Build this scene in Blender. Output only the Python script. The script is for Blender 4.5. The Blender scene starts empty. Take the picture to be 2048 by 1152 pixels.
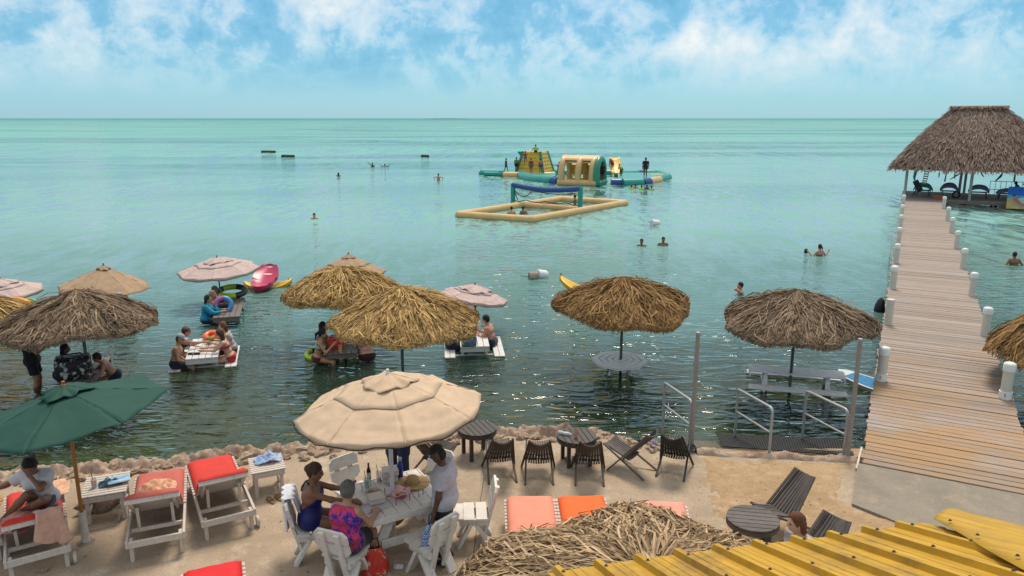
import bpy, math, random
import numpy as np
from mathutils import Vector, Matrix
R = math.radians
rnd = random.Random(7)
scene = bpy.context.scene
C = scene.collection
# ------------------------------------------------------------------ camera
FPX, PITCH, CAMH = 1480.0, math.atan(340 / 1480.0), 5.8      # focal length in photo pixels (2048 wide), pitch, height over terrace
cam = bpy.data.cameras.new('camera'); cam.sensor_width = 36.0; cam.lens = 36.0 * FPX / 2048.0
cam.clip_start = 0.1; cam.clip_end = 20000.0
camo = bpy.data.objects.new('camera', cam); C.objects.link(camo)
camo.location = (0, 0, CAMH); camo.rotation_euler = (math.pi / 2 - PITCH, 0, 0)
scene.camera = camo
scene.render.resolution_x, scene.render.resolution_y = 1024, 576
scene.cycles.use_denoising = True
scene.cycles.max_bounces = 8; scene.cycles.transparent_max_bounces = 12
scene.cycles.caustics_reflective = False; scene.cycles.caustics_refractive = False
scene.cycles.sample_clamp_indirect = 6.0
scene.view_settings.view_transform = 'Standard'; scene.view_settings.look = 'None'
scene.view_settings.exposure = 0.36; scene.view_settings.gamma = 1.0
# ------------------------------------------------------------------ sky and sun
SUN_EL, SUN_AZ = 62.0, 12.0          # azimuth from +Y towards +X: the sun stands over the sea, behind thin cloud
w = bpy.data.worlds.new('World'); scene.world = w; w.use_nodes = True
N = w.node_tree.nodes; L = w.node_tree.links; N.clear()
wo = N.new('ShaderNodeOutputWorld'); bg = N.new('ShaderNodeBackground'); L.new(bg.outputs[0], wo.inputs[0])
sky = N.new('ShaderNodeTexSky'); sky.sky_type = 'NISHITA'; sky.sun_disc = False
sky.sun_elevation = R(SUN_EL); sky.sun_rotation = R(SUN_AZ); sky.altitude = 0; sky.air_density = 1.0; sky.dust_density = 0.4; sky.ozone_density = 2.5
tc = N.new('ShaderNodeTexCoord')
def wmath(op, a, b=None, clamp=False):
    n = N.new('ShaderNodeMath'); n.operation = op; n.use_clamp = clamp
    for i, v in enumerate((a, b)):
        if v is None: continue
        if isinstance(v, (int, float)): n.inputs[i].default_value = v
        else: L.new(v, n.inputs[i])
    return n.outputs[0]
def wnoise(scale, det, rough, zs, off, dist=0.0):
    mp = N.new('ShaderNodeMapping'); mp.inputs['Scale'].default_value = (1, 1, zs); mp.inputs['Location'].default_value = off
    L.new(tc.outputs['Generated'], mp.inputs[0])
    n = N.new('ShaderNodeTexNoise'); n.inputs['Scale'].default_value = scale; n.inputs['Detail'].default_value = det; n.inputs['Roughness'].default_value = rough
    n.inputs['Distortion'].default_value = dist; L.new(mp.outputs[0], n.inputs['Vector']); return n.outputs['Fac']
def wramp(fac, stops):
    n = N.new('ShaderNodeValToRGB'); L.new(fac, n.inputs[0]); e = n.color_ramp.elements
    while len(e) < len(stops): e.new(0.5)
    for i, (p, c) in enumerate(stops): e[i].position = p; e[i].color = (*c, 1)
    return n.outputs[0]
def wmix(f, a, b, mode='MIX'):
    n = N.new('ShaderNodeMix'); n.data_type = 'RGBA'; n.blend_type = mode; n.inputs[0].default_value = 1.0
    for k, v in ((0, f), (6, a), (7, b)):
        if isinstance(v, tuple): n.inputs[k].default_value = (*v, 1)
        elif isinstance(v, (int, float)): n.inputs[k].default_value = v
        else: L.new(v, n.inputs[k])
    return n.outputs[2]
sep = N.new('ShaderNodeSeparateXYZ'); L.new(tc.outputs['Generated'], sep.inputs[0]); EZ = sep.outputs[2]
base = wmix(1.0, sky.outputs[0], (0.60, 0.95, 1.06), 'MULTIPLY')
haze = wramp(EZ, [(0.0, (3.6, 6.6, 8.8)), (0.06, (3.4, 6.5, 8.8)), (0.2, (3.2, 6.2, 8.6)), (1.0, (3.0, 5.6, 8.0))])
base = wmix(0.55, base, haze)
n1 = wnoise(11.5, 9, 0.60, 1.25, (3.1, 0.4, 0.2), 0.35); n2 = wnoise(34, 8, 0.62, 1.1, (0.3, 4.2, 1.1), 0.4); n3 = wnoise(4.2, 3, 0.5, 2.0, (7.3, 1.2, 0.0))
elev = wmath('MULTIPLY', wmath('SUBTRACT', EZ, 0.022), 15.0, True)      # clouds thin out in the haze over the horizon
cov = wmath('ADD', wmath('MULTIPLY', n1, 0.6), wmath('ADD', wmath('MULTIPLY', n2, 0.3), wmath('MULTIPLY', n3, 0.35)))
cov = wmath('ADD', cov, wmath('MULTIPLY', wmath('MULTIPLY', wmath('SUBTRACT', EZ, 0.14), 2.0, True), 0.17))     # the cloud deck closes overhead
cl = wmath('MULTIPLY', wmath('MULTIPLY', wmath('SUBTRACT', cov, 0.578), 4.4, True), elev, True)
dark = wmath('MULTIPLY', wmath('MULTIPLY', wmath('SUBTRACT', 0.63, cov), 6.5, True), elev, True)
base = wmix(wmath('MULTIPLY', dark, 0.70), base, (1.15, 4.2, 6.6))
base = wmix(wmath('MULTIPLY', cl, 0.93), base, (9.4, 9.6, 9.4))
L.new(base, bg.inputs[0]); bg.inputs[1].default_value = 0.078
sun = bpy.data.lights.new('sun', 'SUN'); sun.energy = 2.6; sun.angle = R(17); sun.color = (1.0, 0.89, 0.74)
so = bpy.data.objects.new('sun', sun); C.objects.link(so)
so.rotation_euler = (R(90 - SUN_EL), 0, R(180 - SUN_AZ))
# ------------------------------------------------------------------ photo pixel -> place on a level plane
_cp, _sp = math.cos(PITCH), math.sin(PITCH)
def G(px, py, z=0.0):
    x = (px - 1024) / FPX; u = -(py - 576) / FPX
    t = (z - CAMH) / (-_sp + u * _cp)
    return Vector((x * t, (_cp + u * _sp) * t, z))
# ------------------------------------------------------------------ mesh helpers
class MB:
    def __init__(s): s.v = []; s.f = []; s.m = []; s.mi = 0
    def add(s, vs, fs):
        o = len(s.v); s.v.extend([tuple(v) for v in vs]); s.f.extend([[i + o for i in f] for f in fs]); s.m.extend([s.mi] * len(fs)); return s
    def box(s, c, d, rot=None, bev=0.0):
        hx, hy, hz = d[0] / 2, d[1] / 2, d[2] / 2; c = Vector(c)
        M = rot.to_matrix() if hasattr(rot, 'to_matrix') else (rot or Matrix.Identity(3))
        if bev <= 0:
            vs = [M @ Vector((x * hx, y * hy, z * hz)) + c for x in (-1, 1) for y in (-1, 1) for z in (-1, 1)]
            return s.add(vs, [(0, 1, 3, 2), (4, 6, 7, 5), (0, 4, 5, 1), (2, 3, 7, 6), (0, 2, 6, 4), (1, 5, 7, 3)])
        b = min(bev, hx * .9, hy * .9, hz * .9); vs = []; idx = {}
        for x in (-1, 1):
            for y in (-1, 1):
                for z in (-1, 1):
                    for a in range(3):
                        p = [x * (hx - b), y * (hy - b), z * (hz - b)]; p[a] = (x * hx, y * hy, z * hz)[a]
                        idx[x, y, z, a] = len(vs); vs.append(M @ Vector(p) + c)
        fs = []
        def face(l, n):
            p = [vs[i] - c for i in l]
            nn = (p[1] - p[0]).cross(p[2] - p[0])
            fs.append(l if nn.dot(M @ Vector(n)) > 0 else l[::-1])
        for a in range(3):
            o1, o2 = [k for k in range(3) if k != a]
            for sg in (-1, 1):
                l = []
                for (p, q) in ((-1, -1), (1, -1), (1, 1), (-1, 1)):
                    k = [0, 0, 0]; k[a] = sg; k[o1] = p; k[o2] = q; l.append(idx[(*k, a)])
                n = [0, 0, 0]; n[a] = sg; face(l, n)
            for p in (-1, 1):
                for q in (-1, 1):
                    k0 = [0, 0, 0]; k0[a] = -1; k0[o1] = p; k0[o2] = q; k1 = k0[:]; k1[a] = 1
                    n = [0, 0, 0]; n[o1] = p; n[o2] = q
                    face([idx[(*k0, o1)], idx[(*k1, o1)], idx[(*k1, o2)], idx[(*k0, o2)]], n)
        for x in (-1, 1):
            for y in (-1, 1):
                for z in (-1, 1): face([idx[x, y, z, a] for a in range(3)], (x, y, z))
        return s.add(vs, fs)
    def bar(s, a, b, w_, h_, up=(0, 0, 1), bev=0.0):
        a, b = Vector(a), Vector(b); y = (b - a); l = y.length; y.normalize(); u = Vector(up)
        x = y.cross(u)
        if x.length < 1e-4: x = y.cross(Vector((1, 0, 0)))
        x.normalize(); z = x.cross(y)
        return s.box((a + b) / 2, (w_, l, h_), Matrix((x, y, z)).transposed(), bev)
    def tube(s, pts, r, n=10, closed=False, caps=True, flat=1.0):
        pts = [Vector(p) for p in pts]; k = len(pts); rs = r if isinstance(r, (list, tuple)) else [r] * k
        vs = []; px = None
        for i, p in enumerate(pts):
            if closed: t = pts[(i + 1) % k] - pts[i - 1]
            else: t = pts[min(i + 1, k - 1)] - pts[max(i - 1, 0)]
            t.normalize()
            if px is None:
                u = Vector((0, 0, 1)) if abs(t.z) < .9 else Vector((1, 0, 0)); px = t.cross(u).normalized()
            px = (px - t * px.dot(t)).normalized(); py = px.cross(t)
            for j in range(n):
                a = 2 * math.pi * j / n; vs.append(p + (px * math.cos(a) + py * (math.sin(a) * flat)) * rs[i])
        fs = []
        for i in range(k if closed else k - 1):
            for j in range(n):
                a, b = i * n + j, i * n + (j + 1) % n; i2 = (i + 1) % k
                fs.append((a, i2 * n + j, i2 * n + (j + 1) % n, b))
        if caps and not closed: fs.append(list(range(n))); fs.append([(k - 1) * n + j for j in range(n)][::-1])
        return s.add(vs, fs)
    def lathe(s, prof, n=20, c=(0, 0, 0), M=None):
        c = Vector(c); vs = []; fs = []; k = len(prof)
        for (r_, z) in prof:
            for j in range(n):
                a = 2 * math.pi * j / n; p = Vector((max(r_, 1e-4) * math.cos(a), max(r_, 1e-4) * math.sin(a), z)); vs.append((M @ p if M else p) + c)
        for i in range(k - 1):
            for j in range(n): fs.append((i * n + j, i * n + (j + 1) % n, (i + 1) * n + (j + 1) % n, (i + 1) * n + j))
        return s.add(vs, fs)
    def prism(s, poly, t, M=None, c=(0, 0, 0)):      # polygon in xy, extruded from z=0 to t
        c = Vector(c); n = len(poly); vs = []
        for z in (0, t):
            for (x, y) in poly: p = Vector((x, y, z)); vs.append((M @ p if M else p) + c)
        fs = [list(range(n))[::-1], [n + i for i in range(n)]] + [(i, (i + 1) % n, n + (i + 1) % n, n + i) for i in range(n)]
        return s.add(vs, fs)
    def grid(s, fn, nu, nv):
        vs = [fn(i / nu, j / nv) for i in range(nu + 1) for j in range(nv + 1)]
        fs = [(i * (nv + 1) + j, (i + 1) * (nv + 1) + j, (i + 1) * (nv + 1) + j + 1, i * (nv + 1) + j + 1) for i in range(nu) for j in range(nv)]
        return s.add(vs, fs)
    def build(s, name, mats, parent=None, loc=(0, 0, 0), rz=0.0, smooth=30, solid=0.0):
        me = bpy.data.meshes.new(name); me.from_pydata(s.v, [], s.f)
        return finish(me, name, mats, parent, loc, rz, smooth, s.m if any(s.m) else None, solid)
def finish(me, name, mats, parent=None, loc=(0, 0, 0), rz=0.0, smooth=30, mi=None, solid=0.0):
    for m in (mats if isinstance(mats, (list, tuple)) else [mats]): me.materials.append(m)
    if mi is not None: me.polygons.foreach_set('material_index', mi)
    if smooth:
        me.polygons.foreach_set('use_smooth', [True] * len(me.polygons))
        if smooth < 180: me.set_sharp_from_angle(angle=R(smooth))
    me.update()
    o = bpy.data.objects.new(name, me); C.objects.link(o); o.location = loc; o.rotation_euler = (0, 0, rz); o.parent = parent
    if solid:
        md = o.modifiers.new('thickness', 'SOLIDIFY'); md.thickness = solid; md.offset = 0
    return o
def tag(o, label=None, cat=None, group=None, kind=None):
    for k, v in (('label', label), ('category', cat), ('group', group), ('kind', kind)):
        if v: o[k] = v
    return o
def thing(name, label, cat, loc=(0, 0, 0), rz=0.0, group=None):
    o = bpy.data.objects.new(name, None); C.objects.link(o); o.location = loc; o.rotation_euler = (0, 0, rz); o.empty_display_size = .1
    return tag(o, label, cat, group)
def inst(me_o, parent, loc=None, rot=None, scale=None, name=None):     # another object on the same mesh
    o = me_o.copy(); C.objects.link(o); o.parent = parent
    if loc is not None: o.location = loc
    if rot is not None: o.rotation_euler = rot
    if scale is not None: o.scale = scale
    return o
def copy_tree(root, loc, rz, label, group=None):
    kids = {}
    for o in KIDS(root): kids.setdefault(o.parent.name, []).append(o)
    def rec(o, par):
        c = o.copy(); C.objects.link(c); c.parent = par
        for ch in kids.get(o.name, []): rec(ch, c)
        return c
    c = rec(root, None); c.location = loc; c.rotation_euler = (0, 0, rz); tag(c, label, None, group); return c
def KIDS(root):
    out = []; st = [root]
    while st:
        x = st.pop()
        for ch in x.children: out.append(ch); st.append(ch)
    return out
# ------------------------------------------------------------------ materials
MATS = {}
def pm(name, col, rough=.6, var=.18, scale=9.0, stretch=(1, 1, 1), bump=0.0, bscale=None, spec=.35, metal=0.0, col2=None, det=5.0, island=False, trans=0.0, sheen=0.0, wear=None, objrand=0.0, wthr=(.60, .70)):
    if name in MATS: return MATS[name]
    m = bpy.data.materials.new(name); m.use_nodes = True; nt = m.node_tree; n = nt.nodes; l = nt.links
    b = n['Principled BSDF']; b.inputs['Roughness'].default_value = rough; b.inputs['Metallic'].default_value = metal; b.inputs['Specular IOR Level'].default_value = spec
    if sheen: b.inputs['Sheen Weight'].default_value = sheen
    t = n.new('ShaderNodeTexCoord'); mp = n.new('ShaderNodeMapping'); mp.inputs['Scale'].default_value = stretch; l.new(t.outputs['Object'], mp.inputs[0])
    nz = n.new('ShaderNodeTexNoise'); nz.inputs['Scale'].default_value = scale; nz.inputs['Detail'].default_value = det; nz.inputs['Roughness'].default_value = .6; l.new(mp.outputs[0], nz.inputs['Vector'])
    c2 = col2 or tuple(min(1, c * (1 + var)) for c in col); c1 = col if col2 else tuple(c * (1 - var) for c in col)
    mx = n.new('ShaderNodeMix'); mx.data_type = 'RGBA'; mx.inputs[6].default_value = (*c1, 1); mx.inputs[7].default_value = (*c2, 1)
    rp = n.new('ShaderNodeMapRange'); rp.inputs[1].default_value = .3; rp.inputs[2].default_value = .7; l.new(nz.outputs['Fac'], rp.inputs[0])
    fac = rp.outputs[0]
    if island or objrand:
        g = n.new('ShaderNodeNewGeometry') if island else n.new('ShaderNodeObjectInfo')
        ad = n.new('ShaderNodeMix'); ad.inputs[0].default_value = .65 if island else objrand; l.new(fac, ad.inputs[2]); l.new(g.outputs['Random Per Island' if island else 'Random'], ad.inputs[3]); fac = ad.outputs[0]
    l.new(fac, mx.inputs[0]); colo = mx.outputs[2]
    if wear:                                    # (colour, amount): chipped or stained patches with a shape of their own
        wz = n.new('ShaderNodeTexNoise'); wz.inputs['Scale'].default_value = scale * .55; wz.inputs['Detail'].default_value = 9; wz.inputs['Roughness'].default_value = .72; l.new(t.outputs['Object'], wz.inputs['Vector'])
        wr = n.new('ShaderNodeMapRange'); wr.inputs[1].default_value = wthr[0]; wr.inputs[2].default_value = wthr[1]; wr.inputs[4].default_value = wear[1]; l.new(wz.outputs['Fac'], wr.inputs[0])
        m2 = n.new('ShaderNodeMix'); m2.data_type = 'RGBA'; m2.inputs[7].default_value = (*wear[0], 1); l.new(wr.outputs[0], m2.inputs[0]); l.new(colo, m2.inputs[6]); colo = m2.outputs[2]
    l.new(colo, b.inputs['Base Color'])
    if bump:
        bz = n.new('ShaderNodeTexNoise'); bz.inputs['Scale'].default_value = bscale or scale * 4; bz.inputs['Detail'].default_value = 4; l.new(mp.outputs[0], bz.inputs['Vector'])
        bp = n.new('ShaderNodeBump'); bp.inputs['Strength'].default_value = bump; bp.inputs['Distance'].default_value = .02; l.new(bz.outputs['Fac'], bp.inputs['Height']); l.new(bp.outputs[0], b.inputs['Normal'])
    if trans:
        ts = n.new('ShaderNodeBsdfTranslucent'); l.new(colo, ts.inputs[0]); ms = n.new('ShaderNodeMixShader'); ms.inputs[0].default_value = trans
        l.new(b.outputs[0], ms.inputs[1]); l.new(ts.outputs[0], ms.inputs[2]); l.new(ms.outputs[0], n['Material Output'].inputs[0])
    MATS[name] = m; return m
def glass(name, col, alpha):
    m = pm(name, col, .08, .05, spec=.5)
    if 'g' not in m: m.node_tree.nodes['Principled BSDF'].inputs['Alpha'].default_value = alpha; m['g'] = 1
    return m
white = pm('white_paint', (.64, .60, .55), .55, .10, 14, (1, 1, 1), .15, wear=((.36, .31, .26), .75))
white2 = pm('weathered_white_wood', (.54, .475, .42), .65, .14, 10, (6, 1, 1), .25, wear=((.30, .25, .20), .8))
# ------------------------------------------------------------------ the setting
WZ = -0.40                                                # sea level (terrace is z = 0)
def W(px, py): return G(px, py, WZ)
SHORE = [G(*p) for p in ((-420, 1010), (-200, 985), (0, 955), (120, 944), (250, 936), (400, 918), (520, 905), (700, 888), (860, 870), (1060, 864), (1180, 868), (1290, 884), (1420, 892), (1560, 900), (1715, 918))]
def shore_y(x):
    for a, b in zip(SHORE, SHORE[1:]):
        if a.x <= x <= b.x: return a.y + (b.y - a.y) * (x - a.x) / (b.x - a.x)
    return SHORE[0].y if x < SHORE[0].x else SHORE[-1].y
# --- materials
def concrete(name, c1, c2, c3, sc=1.0):
    m = bpy.data.materials.new(name); m.use_nodes = True; n = m.node_tree.nodes; l = m.node_tree.links; b = n['Principled BSDF']; b.inputs['Roughness'].default_value = .9; b.inputs['Specular IOR Level'].default_value = .2
    t = n.new('ShaderNodeTexCoord')
    def nz(s, d, r=.6, dist=0):
        q = n.new('ShaderNodeTexNoise'); q.inputs['Scale'].default_value = s * sc; q.inputs['Detail'].default_value = d; q.inputs['Roughness'].default_value = r; q.inputs['Distortion'].default_value = dist; l.new(t.outputs['Object'], q.inputs['Vector']); return q.outputs['Fac']
    def ramp(f, lo, hi):
        q = n.new('ShaderNodeMapRange'); q.inputs[1].default_value = lo; q.inputs[2].default_value = hi; l.new(f, q.inputs[0]); return q.outputs[0]
    def mix(f, a, bb):
        q = n.new('ShaderNodeMix'); q.data_type = 'RGBA'; l.new(f, q.inputs[0])
        for k, v in ((6, a), (7, bb)):
            if isinstance(v, tuple): q.inputs[k].default_value = (*v, 1)
            else: l.new(v, q.inputs[k])
        return q.outputs[2]
    c = mix(ramp(nz(.9, 6, .62, .4), .38, .64), c1, c2); c = mix(ramp(nz(2.3, 7, .7), .52, .72), c, c3); f = nz(38, 4, .75)
    d = n.new('ShaderNodeMix'); d.data_type = 'RGBA'; d.blend_type = 'MULTIPLY'; d.inputs[0].default_value = .55; l.new(c, d.inputs[6])
    rr = n.new('ShaderNodeValToRGB'); rr.color_ramp.elements[0].position = .3; rr.color_ramp.elements[0].color = (.42, .39, .36, 1); rr.color_ramp.elements[1].position = .62; l.new(f, rr.inputs[0]); l.new(rr.outputs[0], d.inputs[7])
    l.new(d.outputs[2], b.inputs['Base Color'])
    bp = n.new('ShaderNodeBump'); bp.inputs['Strength'].default_value = .6; bp.inputs['Distance'].default_value = .012; l.new(nz(22, 8, .7), bp.inputs['Height']); l.new(bp.outputs[0], b.inputs['Normal'])
    return m
m_terrace = concrete('terrace_concrete', (.445, .345, .25), (.335, .255, .185), (.54, .445, .345))
m_sand = concrete('coarse_sand', (.44, .30, .175), (.35, .235, .13), (.50, .38, .255), 2.2)
m_slab = concrete('grey_slab', (.29, .25, .20), (.24, .21, .17), (.36, .29, .205), 1.6)
m_rock = concrete('coral_rock', (.46, .335, .25), (.27, .185, .135), (.56, .46, .37), 3.2)
m_bed = concrete('seabed_sand', (.125, .125, .050), (.070, .082, .032), (.17, .15, .075), .8)
# --- terrace with a gently cracked edge
from mathutils import noise as mn
mb = MB(); XS = [-16 + i * .25 for i in range(89)]
rows = [-4, 2, 5, 7, 8.5, 9.5, 10.3, 11, 11.5]
for x in XS:
    e = shore_y(x) - .12
    for y in rows: mb.v.append((x, min(y, e - .02 * (12 - rows.index(y))) if y > 9 else y, 0))
    mb.v.append((x, e, -.01)); mb.v.append((x, e + .12, -.25)); mb.v.append((x, e + .16, -1.2))
k = len(rows) + 3
for i in range(len(XS) - 1):
    for j in range(k - 1): mb.f.append((i * k + j, (i + 1) * k + j, (i + 1) * k + j + 1, i * k + j + 1)); mb.m.append(0)
tag(mb.build('terrace_ground', m_terrace), kind='structure')
# --- sand patch on the right
pl = [G(*p) for p in ((1395, 912), (1560, 915), (1700, 924), (1712, 940), (1705, 1010), (1900, 1060), (1900, 1200), (1440, 1200), (1400, 1090), (1412, 1010), (1385, 960))]
mb = MB()
def in_poly(x, y):
    c = False; j = len(pl) - 1
    for i in range(len(pl)):
        if (pl[i].y > y) != (pl[j].y > y) and x < (pl[j].x - pl[i].x) * (y - pl[i].y) / (pl[j].y - pl[i].y) + pl[i].x: c = not c
        j = i
    return c
def edge_d(x, y):
    d = 9; p = Vector((x, y, 0))
    for a, b in zip(pl, pl[1:] + pl[:1]):
        ab = b - a; t = max(0, min(1, (p - a).dot(ab) / ab.dot(ab))); d = min(d, (p - a - ab * t).length)
    return d if in_poly(x, y) else -d
def sand_pt(u, v):
    x, y = 2.0 + u * 5.2, 6.5 + v * 6.0; d = edge_d(x, y) + .22 * mn.noise((x * 1.6, y * 1.6, 0)) + .10 * mn.noise((x * 6, y * 6, 0)) + .05 * mn.noise((x * 15, y * 15, 0))
    z = -.03 + min(max(d, -.3) * .16, .05) + (.02 * mn.noise((x * 5, y * 5, 3)) + .01 * mn.noise((x * 14, y * 14, 1)) if d > 0 else 0)
    return (x, y, z)
mb.grid(sand_pt, 200, 230); tag(mb.build('sand_ground', m_sand, smooth=180), kind='structure')
# --- pier frame: A = near left corner, along DU, across DV
A = G(1722, 931); DU = Vector((math.sin(R(27.9)), math.cos(R(27.9)), 0)); DV = Vector((DU.y, -DU.x, 0)); PW = 2.62
def pier(u, v, z=0.0): return A + DU * u + DV * v + Vector((0, 0, z))
PRZ = -R(27.9)
mb = MB(); q = [pier(-.02, -.05), pier(-.02, PW + 3.5), pier(-4.2, PW + 3.5), G(1703, 1012) - DU * 0]
mb.prism([(p.x, p.y) for p in q[::-1]], .05, c=(0, 0, -.005)); o = tag(mb.build('concrete_path', m_slab), kind='structure')
# --- sea bed
mb = MB()
def bed(u, v):
    x = -70 + 150 * u; s = shore_y(max(min(x, 6), -14)); y = s - .3 + 75 * v ** 2.2; d = y - s
    z = WZ - .22 - .33 * min(1, max(0, d) / 4.0) - .55 * min(1, max(0, d - 4) / 14) - .5 * min(1, max(0, d - 18) / 20)
    if -.5 < d < 12: z += .05 * mn.noise((x * 1.1, y * 1.1, 0)) + .03 * mn.noise((x * 3, y * 3, 5))
    return (x, y, z)
mb.grid(bed, 300, 110); tag(mb.build('seabed', m_bed, smooth=180), kind='structure')
# --- sea
m = bpy.data.materials.new('sea_water'); m.use_nodes = True; n = m.node_tree.nodes; l = m.node_tree.links; n.clear()
out = n.new('ShaderNodeOutputMaterial'); geo = n.new('ShaderNodeNewGeometry'); sp = n.new('ShaderNodeSeparateXYZ'); l.new(geo.outputs['Position'], sp.inputs[0])
def V(op, a, b=None, c=None, clamp=False):
    q = n.new('ShaderNodeMath'); q.operation = op; q.use_clamp = clamp
    for i, v in enumerate((a, b, c)):
        if v is None: continue
        if isinstance(v, (int, float)): q.inputs[i].default_value = v
        else: l.new(v, q.inputs[i])
    return q.outputs[0]
def MR(v, a, b, c=0, d=1, smooth=False):
    q = n.new('ShaderNodeMapRange'); l.new(v, q.inputs[0])
    if smooth: q.interpolation_type = 'SMOOTHSTEP'
    for i, t in enumerate((a, b, c, d)): q.inputs[i + 1].default_value = t
    return q.outputs[0]
def NZ(sx, sy, scale, det, rough=.55, dist=0.0, rz=0.0):
    mp = n.new('ShaderNodeMapping'); mp.inputs['Scale'].default_value = (sx, sy, 1); mp.inputs['Rotation'].default_value = (0, 0, R(rz)); l.new(geo.outputs['Position'], mp.inputs[0])
    q = n.new('ShaderNodeTexNoise'); q.inputs['Scale'].default_value = scale; q.inputs['Detail'].default_value = det; q.inputs['Roughness'].default_value = rough; q.inputs['Distortion'].default_value = dist; l.new(mp.outputs[0], q.inputs['Vector']); return q.outputs['Fac']
def MX(f, a, b):
    q = n.new('ShaderNodeMix'); q.data_type = 'RGBA'
    for k_, v in ((0, f), (6, a), (7, b)):
        if isinstance(v, tuple): q.inputs[k_].default_value = (*v, 1)
        elif isinstance(v, (int, float)): q.inputs[k_].default_value = v
        else: l.new(v, q.inputs[k_])
    return q.outputs[2]
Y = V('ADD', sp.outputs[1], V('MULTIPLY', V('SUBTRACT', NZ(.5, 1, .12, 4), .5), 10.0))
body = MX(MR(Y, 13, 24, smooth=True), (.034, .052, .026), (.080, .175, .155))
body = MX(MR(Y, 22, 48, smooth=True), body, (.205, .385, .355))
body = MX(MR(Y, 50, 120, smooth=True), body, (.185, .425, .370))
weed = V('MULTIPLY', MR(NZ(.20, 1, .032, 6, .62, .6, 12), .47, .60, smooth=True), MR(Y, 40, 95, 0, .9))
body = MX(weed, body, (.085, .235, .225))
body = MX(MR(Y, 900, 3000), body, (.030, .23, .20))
n_a = NZ(.75, 2.0, 1.7, 2, .4, 1.0, 8); n_b = NZ(.8, 2.0, 3.2, 1, .5, .9, -6); n_e = NZ(.8, .28, 1.0, 3, .6, .5, 6); n_f = NZ(.22, .05, 1.0, 4, .65, .4, -4); n_c = NZ(1, 1.6, 9.0, 2, .5, .3); n_d = NZ(.6, 1.4, .22, 3, .55, .4, 14)
hgt = V('ADD', V('ADD', V('MULTIPLY', n_a, .092), V('MULTIPLY', n_b, .018)), V('ADD', V('MULTIPLY', n_c, .0015), V('MULTIPLY', n_d, .14)))
hgt = V('ADD', hgt, V('ADD', V('MULTIPLY', n_e, MR(sp.outputs[1], 18, 50, .08, .34)), V('MULTIPLY', n_f, MR(sp.outputs[1], 90, 260, 0, 3.5))))
gust = MR(NZ(.35, 1, .05, 4, .6, .3, -10), .38, .62, .55, 1.1)
bp = n.new('ShaderNodeBump'); bp.inputs['Distance'].default_value = 1.0; l.new(V('MULTIPLY', gust, MR(Y, 18, 55, 1.0, .32)), bp.inputs['Strength']); l.new(hgt, bp.inputs['Height'])
fr = n.new('ShaderNodeFresnel'); fr.inputs[0].default_value = 1.45; l.new(bp.outputs[0], fr.inputs['Normal'])
df = n.new('ShaderNodeBsdfDiffuse'); l.new(body, df.inputs[0])
tr = n.new('ShaderNodeBsdfTransparent'); tr.inputs[0].default_value = (.80, .93, .84, 1)
gl = n.new('ShaderNodeBsdfGlossy'); l.new(MR(Y, 20, 200, .025, .08), gl.inputs['Roughness']); l.new(bp.outputs[0], gl.inputs['Normal'])
m1 = n.new('ShaderNodeMixShader'); l.new(MR(Y, 13.5, 27, .78, 0, smooth=True), m1.inputs[0]); l.new(df.outputs[0], m1.inputs[1]); l.new(tr.outputs[0], m1.inputs[2])
m2 = n.new('ShaderNodeMixShader'); g1 = MR(NZ(1.3, .42, 1.0, 3, .6, .6, 5), .38, .62, .10, 1.75); g2 = MR(NZ(.5, .085, 1.0, 3, .6, .6, -3), .38, .62, .35, 1.55); g3 = MR(NZ(.14, .016, 1.0, 3, .6, .4, 2), .36, .64, .5, 1.5)
def LP(a, b, t): q = n.new('ShaderNodeMix'); l.new(t, q.inputs[0]); [l.new(v, q.inputs[k_]) if not isinstance(v, (int, float)) else setattr(q.inputs[k_], 'default_value', v) for k_, v in ((2, a), (3, b))]; return q.outputs[0]
chop = LP(LP(LP(1.0, g1, MR(sp.outputs[1], 20, 45)), g2, MR(sp.outputs[1], 60, 130)), g3, MR(sp.outputs[1], 220, 500))     # unresolved wavelets: facets that mirror the sky next to facets one looks into
l.new(V('MULTIPLY', V('MULTIPLY', fr.outputs[0], chop), MR(Y, 60, 260, 1.0, .55), clamp=True), m2.inputs[0]); l.new(m1.outputs[0], m2.inputs[1]); l.new(gl.outputs[0], m2.inputs[2]); l.new(m2.outputs[0], out.inputs[0])
m_sea = m
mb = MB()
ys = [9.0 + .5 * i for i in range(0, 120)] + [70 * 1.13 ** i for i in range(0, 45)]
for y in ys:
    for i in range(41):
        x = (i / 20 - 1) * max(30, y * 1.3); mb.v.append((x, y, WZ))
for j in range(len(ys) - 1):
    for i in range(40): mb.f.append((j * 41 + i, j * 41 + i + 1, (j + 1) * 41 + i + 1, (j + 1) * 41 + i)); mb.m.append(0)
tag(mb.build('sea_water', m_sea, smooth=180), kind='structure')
# --- low island on the horizon
mb = MB(); p = W(862, 237.0); D = 4300
mb.grid(lambda u, v: (-500 + 260 * u, D + 60 * v, WZ + 7 * math.sin(math.pi * u) ** .5 * (math.sin(math.pi * min(max(v, 0), 1))) * (.6 + .4 * mn.noise((u * 14, 0, 0)))), 60, 4)
tag(mb.build('distant_island_hill', pm('far_mangrove', (.05, .12, .12), .9, .2, .05), smooth=180), kind='structure')
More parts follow.
